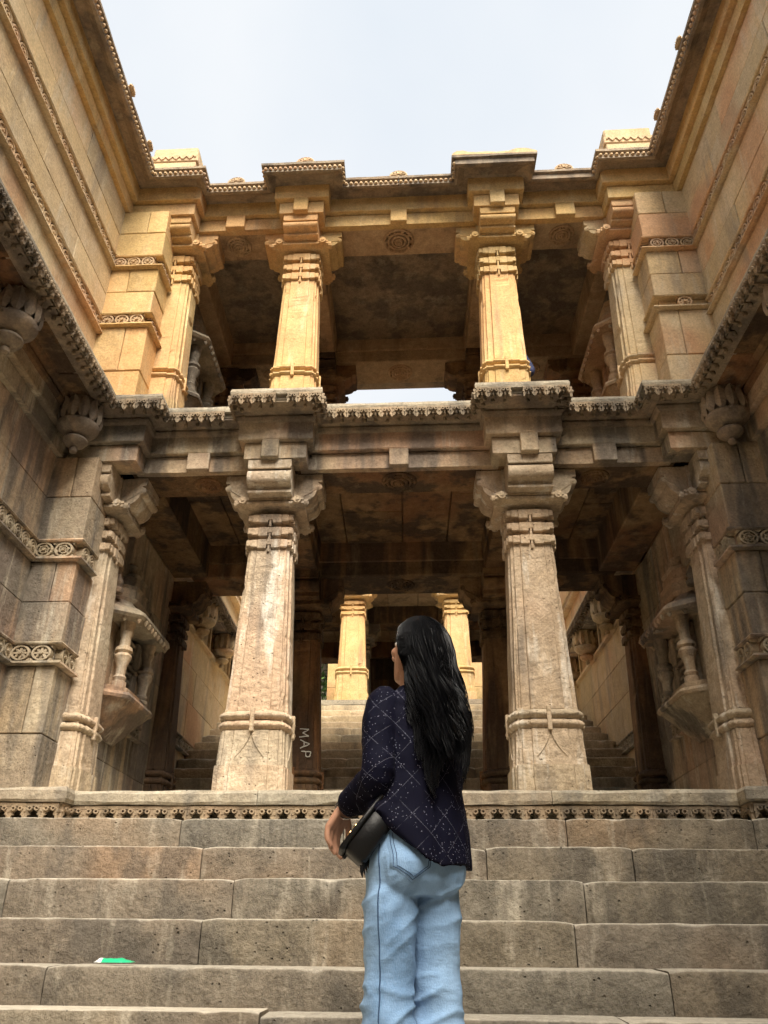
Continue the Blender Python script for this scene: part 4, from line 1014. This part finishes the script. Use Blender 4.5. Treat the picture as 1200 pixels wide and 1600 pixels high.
for s in (-1, 1):
    e = MB(); ball(e, H(s * .032, .076, .018), (.013, .011, .010)); e.build('eye', EYE, woman, shear=False, angle=180)
    e = MB(); ball(e, H(s * .032, .0845, .018), (.006, .0045, .006), 8, 5); e.build('iris', IRIS, woman, shear=False, angle=180)
# --- jeans
g = G('blue_denim'); oc = g.n('ShaderNodeTexCoord').outputs['Object']
fade = g.noise(g.mapped(oc, (5, 5, 2.2)), 1.0, 4, .55); c = g.mix(g.ramp(fade, .35, .68), (.10, .20, .36, 1), (.26, .41, .62, 1))
wv = g.noise(g.mapped(oc, (400, 400, 90)), 1.0, 2, .5); c = g.mix(g.math('MULTIPLY', wv, .35), c, (.42, .58, .80, 1))
g.l(c, g.b.inputs['Base Color']); g.b.inputs['Roughness'].default_value = .85; g.b.inputs['Specular IOR Level'].default_value = .2
bp = g.n('ShaderNodeBump'); bp.inputs['Strength'].default_value = .4; bp.inputs['Distance'].default_value = .004
g.l(g.math('ADD', g.math('MULTIPLY', g.noise(g.mapped(oc, (14, 14, 34)), 1.0, 4, .55), 3.0), wv), bp.inputs['Height']); g.l(bp.outputs['Normal'], g.b.inputs['Normal']); DENIM = g.m
m = MB()
m.loft([[W(rx * math.cos(2 * math.pi * q / 32), cy + ry * math.sin(2 * math.pi * q / 32), z) for q in range(32)] for z, cy, rx, ry in
        ((.755, -.005, .140, .085), (.80, -.012, .158, .112), (.86, -.015, .160, .118), (.92, -.010, .153, .108), (1.0, 0, .132, .092))], True)
for s in (-1, 1):
    ball(m, W(s * .072, -.055, .835), (.078, .075, .082))
    tube_s(m, [W(s * .078, -.004, .84), W(s * .080, .0, .68), W(s * .079, .004, .52), W(s * .080, -.004, .36), W(s * .083, -.01, .20), W(s * .086, -.012, .05)], [.082, .078, .068, .068, .074, .080], 5, 20)
def jean_folds(co, n):
    z = co.z; kn = math.exp(-((z - .42) / .17) ** 2); th = math.exp(-((z - .74) / .05) ** 2); hip = math.exp(-((z - .80) / .07) ** 2)
    sl = math.sin(co.x * 7 + 1.3) * .06 + co.x * .35
    rid = 1 - abs(noise.noise(Vector((co.x * 3.2, co.y * 3.2, (z + sl) * 10)))) * 2.0
    rid2 = 1 - abs(noise.noise(Vector((co.x * 5 + 4, co.y * 5 + 9, (z - sl * 1.4) * 15)))) * 2.0
    d = (.011 * kn + .003) * max(0, rid) ** 2.2 + (.008 * kn + .009 * th + .003) * max(0, rid2) ** 2.2 + .004 * noise.noise(co * 6) - .004 * hip
    n2 = Vector((n.x, n.y, n.z * .3)); return co + n2 * (d - .004)
jeans = remeshed('jeans', m, DENIM, .0055, woman, 3, jean_folds)
SEAM = plain('dark_denim_stitching', (.035, .075, .15, 1), .9)
from mathutils.bvhtree import BVHTree
JB = BVHTree.FromPolygons([v.co.copy() for v in jeans.data.vertices], [tuple(p.vertices) for p in jeans.data.polygons]); JO = Vector(ORG[jeans.name])
def on_jeans(p, axis, off):
    """nearest point of the cloth seen from outside along the line p -> axis"""
    p, axis = Vector(p) - JO, Vector(axis) - JO; d = (axis - p).normalized(); hit = JB.ray_cast(p, d)
    return tuple((hit[0] - d * off if hit[0] else p) + JO)
sm = MB(); pts = []
for k in range(70):
    z = .90 - .86 * k / 69; a = math.pi + .62; cxl = -.080
    pts.append(on_jeans(W(cxl + .3 * math.cos(a), .3 * math.sin(a), z), W(cxl, 0, z), .0012))
sm.tube(pts, .0022, 5); sm.build('side_seam', SEAM, woman, shear=False)
pk = MB()
def pock(a, b, t): return on_jeans(W(-.074 + a * 1.05, -.40, .868 + b), W(-.074 + a * .9, 0, .862 + b), t)
grid = []
for i in range(9):
    for j in range(9):
        a = -.062 + .124 * i / 8; top = .07; bot = -.035 - .040 * (1 - abs(a) / .062); grid.append((a, bot + (top - bot) * j / 8))
v0 = [pock(a, b, -.002) for a, b in grid]; v1 = [pock(a, b, .0035) for a, b in grid]; fs_ = []
for i in range(8):
    for j in range(8):
        a = i * 9 + j; fs_.append((a + 81, a + 82, a + 91, a + 90))
ring = [i * 9 for i in range(9)] + [72 + j for j in range(1, 9)] + [i * 9 + 8 for i in range(7, -1, -1)] + [j for j in range(7, 0, -1)]
for p, q in zip(ring, ring[1:] + ring[:1]): fs_.append((p, q, q + 81, p + 81))
pk.add(v0 + v1, fs_); pkt = pk.build('back_pocket', DENIM, woman, shear=False, angle=60)
st = MB()
for ins in (.006, .013):
    pts = [(-.062 + ins, .06), (-.062 + ins, -.035 + ins * .3), (0, -.075 + ins * 1.2), (.062 - ins, -.035 + ins * .3), (.062 - ins, .06)]; pp = []
    for p, q in zip(pts, pts[1:]):
        for k in range(6): pp.append(pock(p[0] + (q[0] - p[0]) * k / 6, p[1] + (q[1] - p[1]) * k / 6, .0042))
    st.tube(pp, .0014, 4)
tag(st.build('pocket_stitching', SEAM, pkt, shear=False), kind='stuff')
# --- top
g = G('navy_patterned_fabric'); oc = g.n('ShaderNodeTexCoord').outputs['Object']
sp = g.n('ShaderNodeSeparateXYZ'); g.l(oc, sp.inputs[0]); X_, Y_, Z_ = sp.outputs
hh = g.math('MULTIPLY', g.math('ARCTAN2', X_, g.math('SUBTRACT', .10, Y_)), .215); wob = g.math('MULTIPLY', g.math('SUBTRACT', g.noise(oc, 7, 2), .5), .05)
zz = g.math('ADD', Z_, g.math('MULTIPLY', wob, .15)); lines = []
for sgn in (1, -1):
    a = g.math('ADD', g.math('MULTIPLY', hh, 1.0 * sgn), g.math('MULTIPLY', zz, .88)); fr = g.math('FRACT', g.math('MULTIPLY', a, 10.5))
    lines.append(g.math('LESS_THAN', fr, .021))
ln = g.math('MAXIMUM', lines[0], lines[1]); ln = g.math('MULTIPLY', ln, g.ramp(g.noise(oc, 45, 2), .38, .5))
vo = g.n('ShaderNodeTexVoronoi'); vo.inputs['Scale'].default_value = 105; g.l(oc, vo.inputs['Vector'])
dt = g.math('MULTIPLY', g.math('LESS_THAN', vo.outputs['Distance'], .19), g.math('GREATER_THAN', g.noise(oc, 18, 2), .47))
c = g.mix(g.math('MULTIPLY', ln, .30), (.0030, .0030, .0105, 1), (.19, .19, .25, 1)); c = g.mix(g.math('MULTIPLY', dt, .38), c, (.32, .32, .42, 1))
g.l(c, g.b.inputs['Base Color']); g.b.inputs['Roughness'].default_value = .8; g.b.inputs['Specular IOR Level'].default_value = .10; TOP = g.m
m = MB(); rings = []
for k, (z, cy, rx, ry) in enumerate(((.875, -.012, .185, .142), (.93, -.012, .180, .138), (1.0, -.012, .165, .125), (1.10, -.008, .150, .113), (1.20, 0, .152, .116), (1.28, 0, .155, .106), (1.335, -.004, .146, .086), (1.368, -.006, .10, .068), (1.395, -.004, .062, .055))):
    ring = []
    for q in range(40):
        a = 2 * math.pi * q / 40; x_, y_ = rx * math.cos(a), ry * math.sin(a)
        dz = (-.028 * (x_ / .18) - .020 * max(0, -y_) / .14 + .006 * math.sin(5 * a)) if k == 0 else (-.012 * (x_ / .18) if k == 1 else 0)
        wr_ = 1 + (.035 * math.sin(7 * a + z * 3) + .02 * math.sin(13 * a)) * max(0, (1.12 - z) / .25)
        p = W(x_ * wr_, cy + y_ * wr_, z + dz); hem = .838 + .15 * max(0, min(1, (.125 - p[0]) / .15)) ** 1.3 + .004 * math.sin(5 * a)
        zl = p[2] - PZ; zl = hem if k == 0 else max(zl, hem + .022 * k)
        ring.append((p[0], p[1], PZ + zl))
    rings.append(ring)
m.loft(rings, True)
P2 = lambda p, q, t: tuple(Vector(p).lerp(Vector(q), t))
tube_s(m, [P2(Lsh, W(0, 0, 1.33), .12), P2(Lsh, Lel, .25), P2(Lsh, Lel, .7), Lel, P2(Lel, Lwr, .45), P2(Lel, Lwr, .86)], [.056, .055, .051, .050, .047, .042], 4, 18)
tube_s(m, [P2(Rsh, W(0, 0, 1.33), .12), P2(Rsh, Rel, .25), P2(Rsh, Rel, .7), Rel, P2(Rel, Rwr, .45), P2(Rel, Rwr, .86)], [.056, .055, .051, .050, .047, .042], 4, 18)
def cloth(co, n):
    q = Vector((co.x * 9 + co.z * 3, co.y * 9, co.z * 5)); return co + n * (.006 * noise.noise(q) + .003 * max(0, 1 - abs(noise.noise(q * 2.1)) * 2.4))
remeshed('patterned_top', m, TOP, .0055, woman, 2, cloth)
# --- hair
g = G('black_hair')
g.b.inputs['Base Color'].default_value = (.0035, .0035, .0045, 1); g.b.inputs['Roughness'].default_value = .44; g.b.inputs['Specular IOR Level'].default_value = .24; HAIR = g.m
HR = [(1.642, 0.034, 0.002, 0.0108, 0.0129), (1.634, 0.035, 0.0, 0.045, 0.0515), (1.605, 0.038, -0.006, 0.0738, 0.081), (1.56, 0.046, -0.014, 0.0882, 0.0994), (1.51, 0.054, -0.02, 0.09, 0.103), (1.45, 0.062, -0.036, 0.09, 0.0975), (1.4, 0.072, -0.056, 0.0912, 0.081), (1.34, 0.084, -0.076, 0.0912, 0.0699), (1.26, 0.088, -0.092, 0.0903, 0.0607), (1.17, 0.088, -0.1, 0.086, 0.0552), (1.09, 0.088, -0.104, 0.0791, 0.0515), (1.02, 0.088, -0.106, 0.0688, 0.046), (0.965, 0.09, -0.104, 0.0473, 0.0331), (0.94, 0.09, -0.1, 0.0172, 0.0184)]
HR = [(z, cx_, cy_, rx_ * (1 if z > 1.45 else .90), ry_ * (1 if z > 1.45 else .93)) for z, cx_, cy_, rx_, ry_ in HR]
HR = [(z if z > 1.2 else 1.17 - (1.17 - z) * .72,) + tuple(r_) for z, *r_ in HR]
def hair_ring(z):
    for a, b in zip(HR, HR[1:]):
        if a[0] >= z >= b[0]:
            t = (a[0] - z) / (a[0] - b[0]); return [a[i] + (b[i] - a[i]) * t for i in range(5)]
    return HR[0] if z > HR[0][0] else HR[-1]
def hair_y(y_, z): return y_ * (.35 if (y_ > 0 and z < 1.56) else 1)
m = MB(); rings = []
BR = [r_ for r_ in HR if r_[0] > 1.24]; BR += [(1.21,) + tuple(BR[-1][1:3]) + (BR[-1][3] * .6, BR[-1][4] * .6), (1.18,) + tuple(BR[-1][1:3]) + (.01, .01)]
for z, cx, cy, rx, ry in BR:
    ring = []
    for q in range(40):
        a = 2 * math.pi * q / 40; wv_ = .965 + .03 * math.sin(9 * a + z * 20) * (1 if z < 1.5 else .3)
        ring.append((PX + cx + rx * math.cos(a) * wv_, PY + cy + hair_y(ry * math.sin(a) * wv_, z), PZ + z))
    rings.append(ring)
hair = m.loft(rings, True, True).build('hair', HAIR, woman, shear=False, angle=80)
rr = random.Random(5); m = MB()
locks = []
for k in range(34):                                    # locks: strands of one lock share their wave
    a0 = -math.pi * .97 + math.pi * 1.06 * (k + rr.random()) / 34
    locks.append((a0, rr.uniform(.020, .058), rr.uniform(0, 6.3), rr.uniform(13, 21), rr.uniform(1.03, 1.28) if math.cos(a0) > -.7 else rr.uniform(1.20, 1.42), rr.uniform(.97, 1.08), rr.random() < .25))
for a0, am, ph, fq, ze0, pr0, shortl in locks:
    for s_i in range(70):
        da = rr.gauss(0, .11); pj = rr.gauss(0, .45); aj = rr.uniform(.5, 1.3); zt = 1.636 - rr.random() ** 2 * .035; ze = ze0 + rr.uniform(-.03, .05) + (.22 if shortl else 0); n = 24; pts = []; rad = []; pr = pr0 + rr.uniform(-.012, .014); cv = rr.uniform(.6, 1.3)
        for i in range(n + 1):
            t = i / n; z = zt + (ze - zt) * t; _, cx, cy, rx, ry = hair_ring(z); g_ = min(1, max(0, (1.55 - z) / .22))
            ww = am * aj * math.sin((1.64 - z) * fq + ph + pj) * g_; w2 = am * aj * .8 * math.cos((1.64 - z) * fq + ph + pj) * g_
            pinch = 1 - .25 * t
            a = a0 + da * pinch + ww * 5.0 + .05 * math.sin(ph * 3 + z * 7) * t
            curl = max(0, t - .8) * cv * (.16 if shortl else .07)
            rx2 = rx * (1 + (pr - 1) * min(1, t * 4)) + .002 + max(0, w2) * .5; ry2 = ry * (1 + (pr - 1) * min(1, t * 4)) + .002 + max(0, w2)
            pts.append((PX + cx + rx2 * math.cos(a) - curl * math.sin(ph), PY + cy + hair_y(ry2 * math.sin(a), z) - curl * .3, PZ + z + curl * .35)); rad.append(.0013 * (1 - .6 * t) + .0004)
        m.tube(pts, rad, 3)
for k in range(110):                                    # stray hairs
    a0 = rr.uniform(-math.pi * .9, math.pi * .05); ph = rr.uniform(0, 6.3); pts = []
    for i in range(15):
        t = i / 14; z = 1.638 - t * rr.uniform(.30, .32) * 1.6; _, cx, cy, rx, ry = hair_ring(z); a = a0 + .12 * math.sin(ph + z * 9)
        o = .006 + .010 * t * abs(math.sin(ph)); pts.append((PX + cx + (rx + o) * math.cos(a), PY + cy + hair_y((ry + o) * math.sin(a), z), PZ + z))
    m.tube(pts, .0008, 3)
tag(m.build('hair_strands', HAIR, hair, shear=False, fix=False), kind='stuff')
# --- watch and bangle on the wrist
GOLDM = plain('gold_metal', (.75, .52, .25, 1), .25, metal=1, noise_amt=.05); SILV = plain('silver_metal', (.75, .74, .72, 1), .25, metal=1, noise_amt=.05)
def bangle(nm, c, ax, r, th, mat):
    c = Vector(c); ax = Vector(ax).normalized(); u = ax.orthogonal().normalized(); v = ax.cross(u); mm = MB(); rings = []
    for k in range(25):
        a = 2 * math.pi * k / 24; d = u * math.cos(a) + v * math.sin(a); rings.append([tuple(c + d * (r + o) + ax * h) for o, h in ((0, -th), (.003, -th), (.003, th), (0, th))])
    mm.loft(rings, False); return mm.build(nm, mat, woman, shear=False, angle=40)
ax = Vector(Lwr) - Vector(Lel); wd = ax.normalized()
bangle('wrist_watch', Vector(Lwr) - wd * .020, ax, .0285, .009, GOLDM); bangle('bangle', Vector(Lwr) + wd * .006 + Vector((-.004, 0, -.008)), ax, .029, .003, SILV)
# --- bag
LEA = plain('black_leather', (.0035, .0035, .004, 1), .42, spec=.28, noise_amt=.3, scale=90, bump=.25)
bc = Vector((-.058, PY - .085, PZ + .925)); bag = thing('handbag', tuple(bc), 'small black box handbag hanging at the woman\'s left hip', 'handbag', shear=False)
ang = R(52); U = Vector((math.cos(ang), .10, math.sin(ang))).normalized(); V = Vector((math.sin(ang), .05, -math.cos(ang))).normalized(); V = (V - U * V.dot(U)).normalized(); Wd = U.cross(V)
def bagbox(nm, u0, u1, v0_, v1_, w0, w1, c_, mat, parent=bag):
    mm = MB().box(u0, u1, v0_, v1_, w0, w1, c_); mm.v = [tuple(bc + U * a + V * b + Wd * c) for a, b, c in mm.v]; return mm.build(nm, mat, parent, shear=False, angle=50)
bagbox('bag_body', -.088, .092, -.036, .040, -.065, .065, .012, LEA)
fl2 = bagbox('flap', -.098, .098, -.046, -.030, -.068, .068, .006, LEA)
bagbox('flap_edge', -.098, .098, -.030, -.018, .055, .071, .004, LEA, fl2)
for q in (-.04, -.015): bagbox('clasp', q - .008, q + .008, -.053, -.045, -.012, .012, .002, GOLDM)
for q in range(5):
    mm = MB(); p = bc + U * (-.092 + .012 * q) + V * .036 + Wd * (-.05 + .02 * q); mm.tube([p, p + Vector((.0, 0, -.016)), p + Vector((.004, 0, -.034))], [.006, .005, .001], 6); mm.build('tassel', LEA, bag, shear=False)
for q in range(3):
    mm = MB(); a = bc + U * .09 + V * (-.01 + .014 * q) + Wd * .0; mm.tube([a, a + Vector((.012, -.012, .035)), a + Vector((.016 + .01 * q, .0, .02)), a + Vector((.020 + .01 * q, .02, -.055))], .0028, 6); mm.build('strap_cord', plain('pale_cord', (.35, .42, .48, 1), .6) if q == 0 else bpy.data.materials['pale_cord'], bag, shear=False)
mm = MB(); mm.tube([bc + U * .08 + V * -.02, (bc.x + .08, bc.y - .01, PZ + 1.10), (bc.x + .15, PY - .105, PZ + 1.2)], .005, 6); mm.build('shoulder_strap', LEA, bag, shear=False)
# --- figure standing half hidden behind the right upper column
BLUE = plain('dark_blue_cloth', (.035, .045, .12, 1), .8, noise_amt=.4, scale=25); sx_, sy_, sz_ = 1.10, .66, ZU
seat = thing('person', (sx_, sy_, sz_), 'person in dark blue standing behind the right upper golden column', 'person')
m = MB(); Q = lambda x, y, z: S((sx_ + x, sy_ + y, sz_ + z))
TOR = ((.78, .10, .09), (.86, .14, .10), (1.0, .115, .085), (1.18, .13, .095), (1.28, .125, .08), (1.33, .06, .055), (1.42, .05, .05))
m.loft([[Q(rx * math.cos(2 * math.pi * q / 20), ry * math.sin(2 * math.pi * q / 20), z) for q in range(20)] for z, rx, ry in TOR], True)
ball(m, Q(-.01, -.005, 1.47), (.072, .09, .11)); tube_s(m, [Q(-.01, -.09, 1.47), Q(-.01, -.108, 1.445)], [.008, .012], 3, 8)
for s in (-1, 1): tube_s(m, [Q(s * .08, 0, .82), Q(s * .085, -.01, .45), Q(s * .085, .02, .08)], [.07, .05, .036]); tube_s(m, [Q(s * .085, .03, .04), Q(s * .09, -.14, .03)], [.036, .028])
tube_s(m, [Q(.15, 0, 1.27), Q(.255, .02, 1.03), Q(.15, -.10, .92)], [.042, .036, .026]); tube_s(m, [Q(-.15, 0, 1.27), Q(-.17, .03, 1.0), Q(-.15, -.05, .80)], [.042, .036, .026])
hand(Q(.15, -.10, .92), Q(.09, -.125, .90), (-.8, 0, -.6), (0, -.3, 1), (-.2, .6, -.3)); hand(Q(-.15, -.05, .80), Q(-.15, -.06, .73), (0, 0, -1), (0, -1, 0), (.6, 0, -.2))
remeshed('body', m, SKIN, .007, seat, 2)
for s in (-1, 1):
    e = MB(); ball(e, Q(-.01 + s * .03, -.078, 1.485), (.010, .009, .008), 8, 5); e.build('eye', IRIS, seat, shear=False, angle=180)
m = MB(); m.loft([[Q((rx + .02) * math.cos(2 * math.pi * q / 20), (ry + .02) * math.sin(2 * math.pi * q / 20), z) for q in range(20)] for z, rx, ry in TOR[:-1]], True)
tube_s(m, [Q(.14, 0, 1.27), Q(.255, .02, 1.03), Q(.17, -.08, .94)], [.058, .052, .046], 4, 14); tube_s(m, [Q(-.14, 0, 1.27), Q(-.17, .03, 1.0), Q(-.155, -.03, .86)], [.058, .052, .046], 4, 14)
remeshed('shirt', m, BLUE, .010, seat, 2)
m = MB(); m.loft([[Q(rx * math.cos(2 * math.pi * q / 20), ry * math.sin(2 * math.pi * q / 20), z) for q in range(20)] for z, rx, ry in ((.74, .12, .09), (.82, .155, .115), (.92, .135, .10))], True)
for s in (-1, 1): tube_s(m, [Q(s * .08, 0, .82), Q(s * .085, -.01, .45), Q(s * .085, .02, .06)], [.085, .068, .06])
remeshed('trousers', m, plain('worn_blue_denim', (.07, .10, .20, 1), .85, noise_amt=.6, scale=14), .010, seat, 2)
m = MB(); ball(m, Q(-.01, .02, 1.50), (.085, .095, .10)); m.build('hair', HAIR, seat, shear=False, angle=180)
